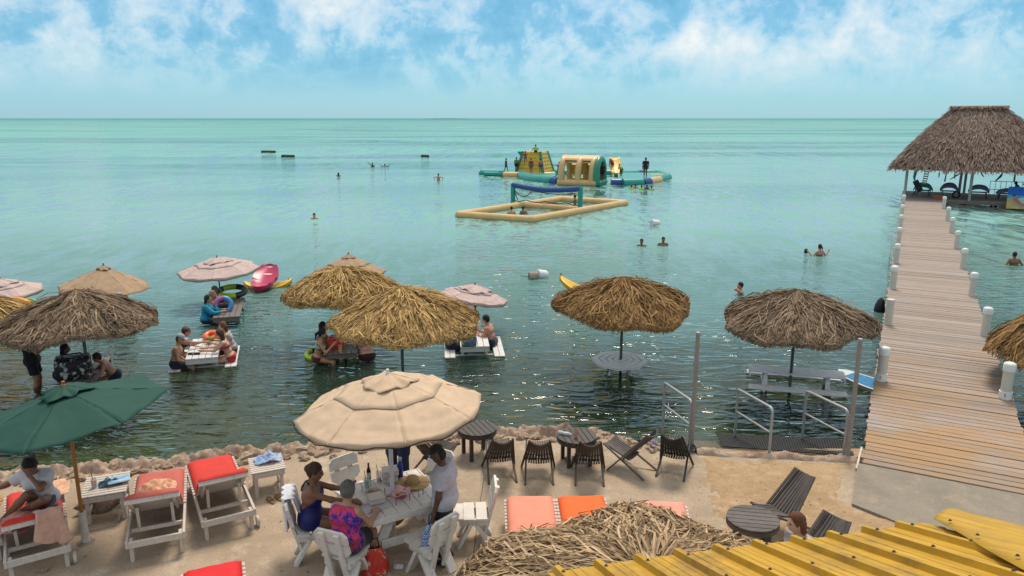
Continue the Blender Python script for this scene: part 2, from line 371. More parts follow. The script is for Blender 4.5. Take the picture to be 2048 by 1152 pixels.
# --- shore rocks
def rock_mesh(seed, sub=3):
    import bmesh
    bm = bmesh.new(); bmesh.ops.create_icosphere(bm, subdivisions=sub, radius=1)
    for v in bm.verts:
        p = v.co.copy(); d = 1 + .45 * mn.noise(p * 1.3 + Vector((seed * 7.1, 0, 0))) + .34 * mn.noise(p * 3.1 + Vector((0, seed * 3.3, 0))) + .18 * mn.noise(p * 7 + Vector((0, 0, seed)))
        v.co = p * d
    me = bpy.data.meshes.new('rock'); bm.to_mesh(me); bm.free(); return me
edge = MB(); 
def edge_pt(u, v):
    x = -15 + 16.6 * u + (0 if u < 1 else 0); y = shore_y(x); a = (v - .5) * 2
    yy = y - .30 + .62 * v; z = -.30 + .40 * (1 - abs(a) ** 2.2) + .13 * mn.noise((x * 2.6, yy * 2.6, 0)) + .11 * mn.noise((x * 7, yy * 7, 2)) + .05 * mn.noise((x * 17, yy * 17, 4))
    return (x, yy + .10 * mn.noise((x * 1.3, 4, 0)), z if v < .55 else z - .35 * (v - .55))
edge.grid(edge_pt, 700, 26)
sr = tag(edge.build('rocky_shore', m_rock, smooth=60), kind='structure')
rms = [rock_mesh(s) for s in range(9)]
def rock(x, y, z, s, par):
    o = bpy.data.objects.new('rock', rms[rnd.randrange(9)]); C.objects.link(o); o.parent = par; o.location = (x, y, z)
    o.rotation_euler = (rnd.uniform(-.4, .4), rnd.uniform(-.4, .4), rnd.uniform(0, 6.3)); o.scale = (s * rnd.uniform(.9, 1.5), s * rnd.uniform(.8, 1.2), s * rnd.uniform(.5, .8)); return o
for me in rms:
    me.materials.append(m_rock); me.polygons.foreach_set('use_smooth', [True] * len(me.polygons)); me.set_sharp_from_angle(angle=R(42))
x = -11.0
while x < 2.4:
    s = rnd.choice((.06, .08, .10, .13, .18)); y = shore_y(x)
    rock(x, y + rnd.uniform(-.22, .12), -.02 + rnd.uniform(-.06, .03), s, sr); x += s * rnd.uniform(.7, 1.6)
    if rnd.random() < .5: rock(x, y - rnd.uniform(.2, .45), .02, rnd.uniform(.05, .1), sr)
    if rnd.random() < .35: rock(x, y + rnd.uniform(.15, .4), -.38, rnd.uniform(.15, .3), sr)
for (px, py, s) in ((800, 0, 0),): pass
# ------------------------------------------------------------------ people: one continuous skin grown from a posed skeleton
def surface_nets(D, org, h):
    S = D < 0; nx, ny, nz = D.shape
    cnt = np.zeros((nx - 1, ny - 1, nz - 1), np.int8)
    for i in (0, 1):
        for j in (0, 1):
            for k_ in (0, 1): cnt += S[i:nx - 1 + i, j:ny - 1 + j, k_:nz - 1 + k_]
    act = (cnt > 0) & (cnt < 8); ids = np.argwhere(act); idx = np.full(act.shape, -1, np.int64); idx[act] = np.arange(len(ids))
    pos = np.zeros((len(ids), 3)); w_ = np.zeros(len(ids)); co = [(i, j, k_) for i in (0, 1) for j in (0, 1) for k_ in (0, 1)]
    val = {c: D[ids[:, 0] + c[0], ids[:, 1] + c[1], ids[:, 2] + c[2]] for c in co}
    for a in co:
        for ax in range(3):
            if a[ax]: continue
            b = list(a); b[ax] = 1; b = tuple(b); da, db = val[a], val[b]; cr = (da < 0) != (db < 0)
            t = np.where(cr, da / np.where(cr, da - db, 1), 0); p = np.tile(np.array(a, float), (len(ids), 1)); p[:, ax] += t
            pos[cr] += p[cr]; w_[cr] += 1
    verts = (ids + pos / np.maximum(w_, 1)[:, None]) * h + org
    F = []
    for ax in range(3):
        o1, o2 = [q for q in range(3) if q != ax]
        sl0 = [slice(None)] * 3; sl1 = [slice(None)] * 3; sl0[ax] = slice(0, -1); sl1[ax] = slice(1, None)
        for q in (o1, o2): sl0[q] = slice(1, -1); sl1[q] = slice(1, -1)
        a, b = S[tuple(sl0)], S[tuple(sl1)]; e = np.argwhere(a != b)
        if not len(e): continue
        ins = a[e[:, 0], e[:, 1], e[:, 2]]; e = e.copy(); e[:, o1] += 1; e[:, o2] += 1
        def cell(d1, d2):
            c = e.copy(); c[:, o1] -= d1; c[:, o2] -= d2; return idx[c[:, 0], c[:, 1], c[:, 2]]
        q = np.stack([cell(1, 1), cell(0, 1), cell(0, 0), cell(1, 0)], 1)
        flip = ins if ax != 1 else ~ins
        q[~flip] = q[~flip][:, ::-1]; F.append(q)
    return verts, np.concatenate(F) if F else np.zeros((0, 4), int)
def sdf_mesh(prims, h, name, mats, parent, clips=(), k=.03, smooth=180):
    """prims: ('c', a, b, ra, rb[, flat]) tapered capsule, ('e', centre, radii, M) ellipsoid; clips: (point, normal) keeps the side against the normal."""
    lo = np.full(3, 1e9); hi = -lo; bb = []
    for p in prims:
        if p[0] == 'c': a, b, r_ = np.array(p[1]), np.array(p[2]), max(p[3], p[4]); l0, h0 = np.minimum(a, b) - r_, np.maximum(a, b) + r_
        else: c, r_ = np.array(p[1]), max(p[2]); l0, h0 = c - r_, c + r_
        bb.append((l0, h0)); lo = np.minimum(lo, l0); hi = np.maximum(hi, h0)
    lo = lo - 3 * h; nn = np.ceil((hi + 3 * h - lo) / h).astype(int) + 1; D = np.full(nn, .2, np.float32)
    ax = [lo[i] + np.arange(nn[i]) * h for i in range(3)]
    for p, (l0, h0) in zip(prims, bb):
        mrg = k + 2.5 * h; i0 = np.maximum(((l0 - mrg - lo) / h).astype(int), 0); i1 = np.minimum(np.ceil((h0 + mrg - lo) / h).astype(int) + 1, nn)
        X, Y_, Z = np.meshgrid(ax[0][i0[0]:i1[0]], ax[1][i0[1]:i1[1]], ax[2][i0[2]:i1[2]], indexing='ij')
        if p[0] == 'c':
            a, b = np.array(p[1], float), np.array(p[2], float); ab = b - a; ll = max(ab @ ab, 1e-9)
            t = ((X - a[0]) * ab[0] + (Y_ - a[1]) * ab[1] + (Z - a[2]) * ab[2]) / ll; tt = np.clip(t, 0, 1)
            d = np.sqrt((X - a[0] - ab[0] * tt) ** 2 + (Y_ - a[1] - ab[1] * tt) ** 2 + (Z - a[2] - ab[2] * tt) ** 2) - (p[3] + (p[4] - p[3]) * tt)
            if len(p) > 5 and p[5]: d = np.maximum(d, (t - 1) * math.sqrt(ll))
        else:
            c = np.array(p[1], float); M = np.array(p[3], float) if p[3] is not None else np.eye(3); q = np.stack([X - c[0], Y_ - c[1], Z - c[2]], -1) @ M; rr = np.array(p[2], float)
            kk = np.sqrt(((q / rr) ** 2).sum(-1)); d = (kk - 1) * min(rr) if min(rr) > .3 * max(rr) else kk * (kk - 1) / np.maximum(np.sqrt(((q / rr ** 2) ** 2).sum(-1)), 1e-6)
        s = (slice(i0[0], i1[0]), slice(i0[1], i1[1]), slice(i0[2], i1[2])); e = D[s]
        hh = np.maximum(k - np.abs(e - d), 0) / k; D[s] = np.minimum(e, d) - hh * hh * k * .25
    if clips:
        X, Y_, Z = np.meshgrid(*ax, indexing='ij')
        for (p, nrm) in clips: D = np.maximum(D, (X - p[0]) * nrm[0] + (Y_ - p[1]) * nrm[1] + (Z - p[2]) * nrm[2])
    D[0] = D[-1] = .2; D[:, 0] = D[:, -1] = .2; D[:, :, 0] = D[:, :, -1] = .2
    v, f = surface_nets(D, lo, h)
    me = bpy.data.meshes.new(name); me.from_pydata(v.tolist(), [], f.tolist())
    return finish(me, name, mats, parent, smooth=smooth)
def ik(a, c, l1, l2, pole):
    a, c = Vector(a), Vector(c); d = c - a; L_ = d.length
    if L_ > (l1 + l2) * .995: c = a + d * ((l1 + l2) * .995 / L_); d = c - a; L_ = d.length
    L_ = max(L_, abs(l1 - l2) + .02); x = (l1 * l1 - l2 * l2 + L_ * L_) / (2 * L_); y = math.sqrt(max(l1 * l1 - x * x, 0)); u = d.normalized()
    p = Vector(pole); p = p - u * p.dot(u); p = p.normalized() if p.length > 1e-4 else Vector((0, 0, -1))
    return a + u * x + p * y, c
SK = {'tan': (.40, .215, .13), 'fair': (.50, .30, .21), 'brown': (.20, .098, .055), 'dark': (.105, .052, .032), 'red': (.46, .22, .15)}
def skin(k): return pm('skin_' + k, SK[k], .5, .10, 12, spec=.4)
def fab(name, c, **kw): return pm('fabric_' + name, c, .85, .14, 16, bump=.2, bscale=60, sheen=.2, **kw)
HAIR = {'black': (.012, .010, .010), 'brown': (.07, .035, .02), 'auburn': (.16, .055, .025), 'grey': (.16, .15, .145), 'blond': (.30, .19, .09)}
def person(label, loc, rz=0.0, pel=(0, 0, .92), lean=0, side=0, twist=0, head=(0, 0), hl=None, hr=None, fl=None, fr=None, s=1.0, h=.018, sk='tan', hair='brown', style='short',
           fem=False, w=1.0, wear=(), fingers=False, ep=None, kp=None, hand_dir=None, group=None, toes=(0, 1, 0), capcol=None, mask=None):
    t = thing('person', label, 'person', loc, rz, group)
    Rm = Matrix.Rotation(R(twist), 3, 'Z') @ Matrix.Rotation(R(side), 3, 'Y') @ Matrix.Rotation(R(-lean), 3, 'X')
    P = Vector(pel); V_ = lambda x, y, z: P + Rm @ (Vector((x, y, z)) * s)
    nk = V_(0, 0, .505); Rh = Rm @ Matrix.Rotation(R(lean * .6), 3, 'X') @ Matrix.Rotation(R(head[1]), 3, 'Z') @ Matrix.Rotation(R(-head[0]), 3, 'X')
    hc = nk + Rm @ Vector((0, .012 * s, .075 * s)) + Rh @ Vector((0, .018 * s, .095 * s)); Hd = lambda x, y, z: hc + Rh @ (Vector((x, y, z)) * s)
    sw = .165 if fem else .185; f2 = 1.0 if not fem else .92
    tor = [('c', V_(-.075, 0, .03), V_(.075, 0, .03), .118 * s * w * (1.06 if fem else 1), .118 * s * w * (1.06 if fem else 1)),
           ('c', V_(-.045, 0, .19), V_(.045, 0, .19), .108 * s * w * f2, .108 * s * w * f2),
           ('c', V_(-.075, 0, .35), V_(.075, 0, .35), .116 * s * w * f2, .116 * s * w * f2),
           ('c', V_(-sw + .03, -.01, .445), V_(sw - .03, -.01, .445), .068 * s, .068 * s)]
    if fem: tor += [('e', V_(q, .085, .335), (.06 * s, .055 * s, .06 * s), None) for q in (-.075, .075)]
    legs = []; arms = []; joints = {}
    for sg, ft in ((-1, fl), (1, fr)):
        hp = V_(.085 * sg, 0, 0); tgt = Vector(ft) if ft is not None else hp + Vector((.01 * sg, 0, -.84 * s))
        kn, an = ik(hp, tgt, .43 * s, .42 * s, kp or (.12 * sg, 1, .35)); joints['k', sg] = kn; joints['a', sg] = an; joints['h', sg] = hp
        legs += [('c', hp, kn, .088 * s * w, .056 * s), ('c', kn, kn.lerp(an, .35), .055 * s, .056 * s), ('c', kn.lerp(an, .35), an, .055 * s, .036 * s)]
        td = Vector(toes).normalized(); toe = an + td * .16 * s + Vector((0, 0, -.045 * s)); legs += [('c', an + Vector((0, 0, -.02 * s)) - td * .03 * s, toe, .038 * s, .028 * s)]
    for sg, ht in ((-1, hl), (1, hr)):
        sh = V_(sw * sg, -.01, .44); tgt = Vector(ht) if ht is not None else sh + Rm @ Vector((.06 * sg * s, .06 * s, -.51 * s))
        el, wr = ik(sh, tgt, .285 * s, .255 * s, (ep or {}).get(sg, (.45 * sg, -.5, -.6))); joints['s', sg] = sh; joints['e', sg] = el; joints['w', sg] = wr
        arms += [('c', sh, el, .053 * s * f2, .041 * s * f2), ('c', el, wr, .042 * s * f2, .027 * s)]
        hd = ((hand_dir or {}).get(sg) and Vector(hand_dir[sg])) or (wr - el); hd = hd.normalized(); sd = hd.cross(Vector((0, 0, 1)));
        if sd.length < .1: sd = hd.cross(Vector((0, 1, 0)))
        sd = sd.normalized() * sg; up = sd.cross(hd).normalized() * sg
        if fingers:
            for q in (-.022, 0, .022): arms.append(('c', wr + sd * q * s * .6, wr + hd * .075 * s + sd * q * s, .017 * s, .016 * s))
            for q, ln in ((-.031, .062), (-.0105, .078), (.0105, .074), (.031, .058)):
                b = wr + hd * .08 * s + sd * q * s; m_ = b + (hd * .5 * ln - up * .1 * ln) * s; arms += [('c', b, m_, .0095 * s, .009 * s), ('c', m_, m_ + (hd * .42 - up * .28) * ln * s, .009 * s, .0078 * s)]
            b = wr + hd * .025 * s - sd * .02 * s; arms += [('c', b, b + (hd * .045 - sd * .035) * s, .012 * s, .010 * s), ('c', b + (hd * .045 - sd * .035) * s, b + (hd * .075 - sd * .042) * s, .010 * s, .008 * s)]
        else: arms += [('c', wr, wr + hd * .085 * s, .03 * s, .03 * s), ('c', wr + hd * .085 * s, wr + hd * .155 * s, .028 * s, .018 * s), ('c', wr + hd * .03 * s, wr + hd * .08 * s - sd * .04 * s, .015 * s, .012 * s)]
    hdp = [('c', nk - Rm @ Vector((0, 0, .06 * s)), hc - Rh @ Vector((0, .01 * s, .05 * s)), .056 * s, .052 * s), ('e', hc, (.074 * s, .092 * s, .113 * s), Rh), ('e', Hd(0, .028, -.06), (.054 * s, .058 * s, .052 * s), Rh),
           ('c', Hd(0, .09, .012), Hd(0, .103, -.018), .010 * s, .015 * s)] + [('e', Hd(.076 * q, -.005, -.01), (.012 * s, .022 * s, .032 * s), Rh) for q in (-1, 1)]
    body = sdf_mesh(tor + legs + arms + hdp, h, 'body', skin(sk), t, k=.032 * s)
    if h < .03:
        for q in (-1, 1):
            eb = MB(); eb.lathe([(.011 * s * math.sin(a), -.011 * s * math.cos(a)) for a in (0, .5, 1, 1.57, 2.1, 2.6, 3.14)], 8, Hd(.031 * q, .083, .012))
            eb.build('eye', pm('eye_dark', (.02, .015, .012), .2), t, smooth=180)
        mo = MB(); mo.tube([Hd(-.022, .083, -.062), Hd(-.01, .089, -.060), Hd(.01, .089, -.060), Hd(.022, .083, -.062)], .0055 * s, 6); mo.build('mouth', pm('lips', (.30, .10, .085), .5), t, smooth=180)
    # hair and headgear
    hm = pm('hair_' + hair, HAIR[hair], .55, .45, 40, (3, 3, .6), 1.0, 50)
    if style != 'none':
        hp_ = [('e', Hd(0, -.014, .018), (.088 * s, .105 * s, .120 * s), Rh)]; cl_ = [(Hd(0, .055, .03), Rh @ Vector((0, .78, -.62)))]
        if style == 'bun': hp_ += [('e', Hd(0, -.11, .03), (.045 * s, .04 * s, .045 * s), Rh)]
        if style == 'pony': hp_ += [('c', Hd(0, -.10, .03), Hd(.01, -.16, -.02), .03 * s, .032 * s), ('c', Hd(.01, -.16, -.02), Hd(.02, -.17, -.17), .032 * s, .012 * s)]
        if style in ('long', 'bob'):
            ln = -.30 if style == 'long' else -.12
            hp_ += [('c', Hd(q, -.05, 0), Hd(q * 1.1, -.075, ln), .055 * s, .035 * s) for q in (-.045, 0, .045)]; cl_ = [(Hd(0, .045, .03), Rh @ Vector((0, .9, -.3)))]
        if style != 'cap' or fem:
            ho = sdf_mesh(hp_, max(h * .6, .008), 'hair', hm, t, cl_, k=.02 * s)
            if h < .02:
                for v_ in ho.data.vertices:
                    q_ = Rh.transposed() @ (v_.co - hc); a_ = math.atan2(q_.x, -q_.y) * 9; v_.co += (v_.co - hc).normalized() * (.010 * mn.noise((a_, q_.z * 9, s)) + .006 * mn.noise((a_ * 2.7, q_.z * 22, 3)) + .003) * s
        else: sdf_mesh([('e', Hd(0, -.018, -.012), (.080 * s, .094 * s, .10 * s), Rh)], max(h * .8, .012), 'hair', hm, t, [(Hd(0, .005, .0), Rh @ Vector((0, .95, -.1)))], k=.02)
        if style == 'cap' or capcol:
            cm = fab('cap_%.2f' % sum(capcol or (.02, .02, .02)), capcol or (.02, .02, .02))
            sdf_mesh([('e', Hd(0, -.006, .04), (.093 * s, .110 * s, .10 * s), Rh)], max(h * .8, .012), 'cap', cm, t, [(Hd(0, 0, .045), Rh @ Vector((0, -.15, -1)))], k=.02)
            br = MB(); pts = [(-.075, .06), (-.072, .12), (-.045, .17), (0, .185), (.045, .17), (.072, .12), (.075, .06), (.04, .085), (-.04, .085)]
            br.v = [tuple(Hd(x, y, .052 - 1.2 * x * x - .1 * (y - .06) + dz)) for dz in (0, .008) for x, y in pts]; k_ = len(pts); br.f = [list(range(k_))[::-1], [k_ + i for i in range(k_)]] + [(i, (i + 1) % k_, k_ + (i + 1) % k_, k_ + i) for i in range(k_)]; br.m = [0] * len(br.f); br.build('brim', cm, t)
    # clothes follow the body
    def grow(pr, e): return [('c', p[1], p[2], p[3] + e, p[4] + e) + tuple(p[5:]) if p[0] == 'c' else ('e', p[1], tuple(r_ + e for r_ in p[2]), p[3]) for p in pr]
    J = joints; up = Rm @ Vector((0, 0, 1)); bk = Rm @ Vector((0, -1, 0))
    for (kind, col) in wear:
        mat_ = col if not isinstance(col, tuple) else fab('%s_%.3f_%.3f_%.3f' % ((kind,) + col), col); e = .014 * s + h * .12
        if kind in ('shirt', 'tee', 'rash'):
            fr_ = {'tee': .62, 'shirt': .62, 'rash': .98}[kind]; e += .012 * s; pr = grow(tor, e)
            for sg in (-1, 1):
                pr.append(('c', J['s', sg], J['s', sg].lerp(J['e', sg], fr_), .055 * s + e, .047 * s + e * 1.6, True))
                if kind == 'rash': pr.append(('c', J['e', sg], J['w', sg], .043 * s + e * .6, .03 * s + e * .6, True))
            sdf_mesh(pr, h, 'shirt', mat_, t, [(V_(0, 0, .515), up), (V_(0, 0, -.06 if kind == 'tee' else .02), -up)], k=.03 * s)
        elif kind == 'tank': sdf_mesh(grow(tor, e), h, 'top', mat_, t, [(V_(0, 0, .50), up), (V_(0, 0, -.05), -up)] + [(V_(q * (sw + .01), 0, .44), Rm @ Vector((q, 0, .55)).normalized()) for q in (-1, 1)], k=.03 * s)
        elif kind == 'swimsuit': sdf_mesh(grow(tor, e) + [('c', J['h', q], J['h', q].lerp(J['k', q], .12), .09 * s * w + e, .085 * s * w + e) for q in (-1, 1)], h, 'swimsuit', mat_, t, [(V_(0, 0, .30), (up + bk * 1.1).normalized()), (V_(0, 0, -.09), -up)], k=.03 * s)
        elif kind == 'bra': sdf_mesh(grow(tor, e), h, 'bikini_top', mat_, t, [(V_(0, 0, .365), up), (V_(0, 0, .30), -up)], k=.03 * s)
        elif kind == 'vest': sdf_mesh(grow(tor, .035 * s), h, 'life_vest', mat_, t, [(V_(0, 0, .50), up), (V_(0, 0, .13), -up)], k=.03 * s)
        elif kind in ('shorts', 'trunks', 'pants', 'brief'):
            q_ = {'shorts': .72, 'trunks': .5, 'pants': 1.0, 'brief': .08}[kind]; pr = grow(tor[:2], e)
            for sg in (-1, 1):
                pr.append(('c', J['h', sg], J['h', sg].lerp(J['k', sg], q_), .09 * s * w + e, (.09 - .025 * q_) * s * w + e * 1.5, True))
                if kind == 'pants': pr += [('c', J['k', sg], J['a', sg], .065 * s + e, .05 * s + e, True), ('c', J['h', sg].lerp(J['k', sg], .6), J['k', sg], .075 * s + e, .065 * s + e)]
            sdf_mesh(pr, h, kind if kind != 'brief' else 'swim_briefs', mat_, t, [(V_(0, 0, .12 if kind != 'brief' else .08), up)], k=.03 * s)
        elif kind == 'shoes':
            for sg in (-1, 1):
                td = Vector(toes).normalized(); sdf_mesh([('c', J['a', sg] + Vector((0, 0, -.025 * s)) - td * .035 * s, J['a', sg] + td * .165 * s + Vector((0, 0, -.045 * s)), .044 * s, .036 * s)], min(h, .014), 'shoe', mat_, t)
        elif kind == 'strap':
            mb = MB(); mb.tube([V_(-.07, .05, .40), V_(-.05, -.05, .53), V_(0, -.085, .535), V_(.05, -.05, .53), V_(.07, .05, .40)], .012 * s, 6); mb.tube([V_(0, -.085, .535), V_(-.015, -.13, .45), V_(-.03, -.135, .38)], .011 * s, 6); mb.tube([V_(0, -.085, .535), V_(.02, -.13, .44)], .011 * s, 6); mb.build('strap', mat_, t, smooth=180)
    t['_hc'] = 0; del t['_hc']
    return t, J, hc
# ------------------------------------------------------------------ umbrellas and furniture
THATCH = {'gold': ((.055, .024, .007), (.74, .49, .20)), 'grey': ((.036, .022, .014), (.40, .285, .19)), 'mix': ((.042, .019, .007), (.48, .285, .115)), 'roof': ((.10, .066, .050), (.42, .31, .25)), 'pale': ((.065, .036, .02), (.66, .47, .28))}
def m_thatch(k): a, b = THATCH[k]; return pm('thatch_' + k, a, .8, 0, 3, (1, 1, 1), .0, spec=.15, col2=b, island=True, trans=.08)
m_under = pm('thatch_underside', (.085, .055, .03), .9, .3, 14)
m_pole = pm('dark_steel_pole', (.085, .095, .09), .45, .25, 6, spec=.5, wear=((.16, .10, .06), .5))
m_wpole = pm('white_pole', (.62, .60, .58), .5, .1)
def strips(n_, fn, rs):
    """n_ leaf blades; fn(rs) -> (points along the blade, width, side vectors)"""
    V_, F_ = [], []
    for _ in range(n_):
        pts, wd, sd = fn(rs); k_ = len(pts); o = len(V_)
        for i, p in enumerate(pts):
            t = i / (k_ - 1); ww = wd * (.7 + .6 * t if t < .5 else 1.0 - .75 * (t - .5)) * .5; ww = max(ww, .002)
            V_.append(p - sd * ww); V_.append(p + sd * ww)
        F_.extend((o + 2 * i, o + 2 * i + 1, o + 2 * i + 3, o + 2 * i + 2) for i in range(k_ - 1))
    return V_, F_
def thatch_umbrella(label, base, zapex, rad, drop, tone, seed, pole_r=.035, n_=9000, messy=.06, group='thatched umbrellas', lean=(0, 0), cap='tuft', blade=1.0, wsc=1.0):
    rs = random.Random(seed); t = thing('thatched_umbrella', label, 'umbrella', base, 0, group); za = zapex - base[2]
    if pole_r:
        mb = MB(); mb.tube([(0, 0, -.3), (0, 0, za * .5), (lean[0], lean[1], za - .08)], pole_r, 12); mb.build('pole', m_pole, t, smooth=60)
    prof = lambda r_: za - drop * (.50 * r_ / rad + .50 * (r_ / rad) ** 2.4)
    wob = [rs.uniform(0, 6.3) for _ in range(6)]
    def surf(r_, a):
        k_ = 1 + .045 * math.sin(3 * a + wob[0]) + .035 * math.sin(5 * a + wob[1]) + .02 * math.sin(9 * a + wob[2]); z = prof(r_) + (r_ / rad) * (.06 * math.sin(2 * a + wob[3]) + .04 * math.sin(7 * a + wob[4]))
        return Vector((lean[0] + r_ * k_ * math.cos(a), lean[1] + r_ * k_ * math.sin(a), z))
    mb = MB(); mb.grid(lambda u, v: surf(max(u, .01) * rad * .93, v * 2 * math.pi) - Vector((0, 0, .05)), 8, 40); mb.build('thatch_lining', m_under, t, smooth=180)
    for i in range(8):
        rb = MB(); a = i * math.pi / 4; rb.tube([surf(.05, a) - Vector((0, 0, .09)), surf(rad * .45, a) - Vector((0, 0, .09)), surf(rad * .9, a) - Vector((0, 0, .09))], .018, 6); rb.build('rafter', m_pole, t, smooth=60)
    def blade_fn(q):
        a = q.uniform(0, 2 * math.pi); lay = q.random()
        r0 = rad * (q.random() ** .55) * .97 if lay > .10 else rad * q.uniform(.0, .16)
        L_ = q.uniform(.40, .80) * (.75 + .4 * q.random()) * blade; L_ = max(.14, min(L_, rad * 1.05 + q.gauss(0, .035) - r0)); a1 = a + q.gauss(0, .09) + (.05 / max(r0, .08)) * q.gauss(0, 1.2) * .35
        wild = q.random() < messy; lift = q.uniform(.0, .085) + (q.uniform(.03, .12) if wild else 0); pts = []
        for i in range(4):
            tt = i / 3; rr = r0 + L_ * tt; aa = a + (a1 - a) * tt + (q.gauss(0, .06) if wild else 0)
            p = surf(min(rr, rad * 1.0), aa); over = max(0, rr - rad)
            if over: p = p + Vector((math.cos(aa), math.sin(aa), 0)) * over * .22 - Vector((0, 0, over * .62))
            p.z += .012 + lift * (tt if not wild else math.sin(tt * 2.2)) ; pts.append(p)
        d = (pts[3] - pts[0]).normalized(); nrm = Vector((math.cos(a) * .5, math.sin(a) * .5, .85)); sd = d.cross(nrm).normalized(); rl = q.gauss(0, .38)
        return pts, q.uniform(.015, .038) * wsc, (sd * math.cos(rl) + nrm * math.sin(rl)).normalized()
    v, f = strips(n_, blade_fn, rs)
    if cap == 'tuft':
        def cap_fn(q):
            a = q.uniform(0, 6.283); L_ = q.uniform(.25, .5); r0 = q.uniform(0, .1); pts = []
            for i in range(4):
                rr = r0 + L_ * i / 3; p = surf(rr, a + q.gauss(0, .05)); p.z += .07 * (1 - (i / 3) ** 2) + .04; pts.append(p)
            sd = (pts[3] - pts[0]).cross(Vector((0, 0, 1))).normalized(); rl = q.gauss(0, .6); return pts, q.uniform(.02, .045), sd * math.cos(rl) + Vector((0, 0, math.sin(rl)))
        v2, f2 = strips(260, cap_fn, rs); o = len(v); v += v2; f += [tuple(i + o for i in x_) for x_ in f2]
    me = bpy.data.meshes.new('thatch'); me.from_pydata([tuple(x_) for x_ in v], [], f); o = finish(me, 'thatch', m_thatch(tone), t, smooth=0); tag(o, kind='stuff')
    return t
def cloth_umbrella(label, base, zapex, rad, drop, mat_, n_=8, tilt=(0, 0), tier=True, valance=.07, pole=None, pr=.022, rot=0.2, flap=.42, rope=False, seed=1, group='cloth umbrellas', polez=-.3, sag=.035, cone=.92, rnd_=0.0):
    rs = random.Random(seed); t = thing('cloth_umbrella', label, 'umbrella', base, 0, group); za = zapex - base[2]
    mb = MB(); mb.tube([(0, 0, polez), (0, 0, za - .02)], pr, 12); mb.build('pole', pole or m_pole, t, smooth=60)
    M = Matrix.Rotation(R(tilt[0]), 3, 'X') @ Matrix.Rotation(R(tilt[1]), 3, 'Y'); top = Vector((0, 0, za))
    def pt(r_, a, lift=0.0):
        k_ = (a - rot) / (2 * math.pi / n_); fr_ = k_ - math.floor(k_); w_ = math.sin(math.pi * fr_)
        th_ = (fr_ - .5) * 2 * math.pi / n_; rr = r_ * (rnd_ + (1 - rnd_) * math.cos(math.pi / n_) / math.cos(th_)) * (1 - .02 * w_); z = -drop * (cone * r_ / rad + (1 - cone) * (r_ / rad) ** 2.2) - sag * w_ * (r_ / rad) ** .8 + lift
        z += (.022 * mn.noise((math.cos(a) * 3 * r_, math.sin(a) * 3 * r_, seed * 3.3)) + .012 * mn.noise((math.cos(a) * 9 * r_, math.sin(a) * 9 * r_, seed * 1.3)) + .018 * mn.noise((a * 2.5, r_ * 13, seed * 2.1))) * (r_ / rad) ** .5
        return top + M @ Vector((rr * math.cos(a), rr * math.sin(a), z))
    da = 2 * math.pi / n_
    for i in range(n_):
        a0 = rot + i * da; mb = MB(); r0 = .50 * rad if tier else .10 * rad
        mb.grid(lambda u, v: pt(r0 + (rad - r0) * u, a0 + da * v) if u <= 1 else None, 14, 12)
        if valance:
            mb.grid(lambda u, v: pt(rad, a0 + da * v) + M @ Vector((-.015 * u * math.cos(a0 + da * v), -.015 * u * math.sin(a0 + da * v), -valance * u * (1 + .25 * math.sin(math.pi * v) + .1 * math.sin(9 * v + i)))), 2, 10)
        mb.build('canopy_panel', mat_, t, smooth=70, solid=.004)
        if tier:
            mb = MB(); mb.grid(lambda u, v: pt((.06 * rad + .52 * rad * u) * (1 - .05 * u * math.sin(math.pi * v)), a0 + da * v, .014), 6, 8); mb.build('upper_panel', mat_, t, smooth=70, solid=.004)
        rb = MB(); rb.tube([pt(r0 + (rad - r0) * j / 8, a0, .003) for j in range(9)], .007, 6, flat=.5); rb.build('seam', mat_, t, smooth=60)
        rb = MB(); rb.tube([pt(.02, a0, -.03), pt(rad * .5, a0, -.03), pt(rad * .99, a0, -.02)], .009, 6); rb.tube([(0, 0, za - drop - .28), pt(rad * .55, a0, -.04)], .008, 6); rb.build('rib', pm('umbrella_rib', (.12, .11, .10), .5), t, smooth=60)
    if flap:
        mb = MB(); ph = rs.uniform(0, 6)
        mb.grid(lambda u, v: pt(max(u, .02) * flap * rad * (1 + .08 * math.sin(3 * 6.283 * v + ph) + .05 * math.sin(7 * 6.283 * v)), v * 6.2832, .05 - .014 * u ** 3 + .016 * u * math.sin(6.283 * v * 6 + ph + 3 * u) + .010 * u * math.sin(6.283 * v * 11)), 8, 90); mb.build('vent_cap', mat_, t, smooth=70, solid=.004)
    mb = MB(); mb.lathe([(.0, .11), (.02, .105), (.025, .085), (.012, .07), (.03, .055), (.03, .02), (0, .02)], 10, top); mb.build('finial', pole or m_pole, t, smooth=60)
    mb = MB(); mb.lathe([(pr + .004, -.06), (pr + .02, -.05), (pr + .02, .02), (pr + .004, .03)], 12, (0, 0, za - drop - .28)); mb.build('runner', pm('umbrella_rib', (.12, .11, .10)), t, smooth=60)
    if rope:
        mb = MB(); pts = []
        for j in range(60):
            a = math.pi * .62 + 1.30 * math.pi * j / 59; pts.append(pt(rad * 1.0, a) + Vector((0, 0, -.035 - .02 * math.sin(j * .9))) + Vector((math.cos(a), math.sin(a), 0)) * .012)
        mb.tube(pts, .007, 6); mb.build('rope', pm('black_rope', (.012, .012, .012), .8), t, smooth=60)
    return t
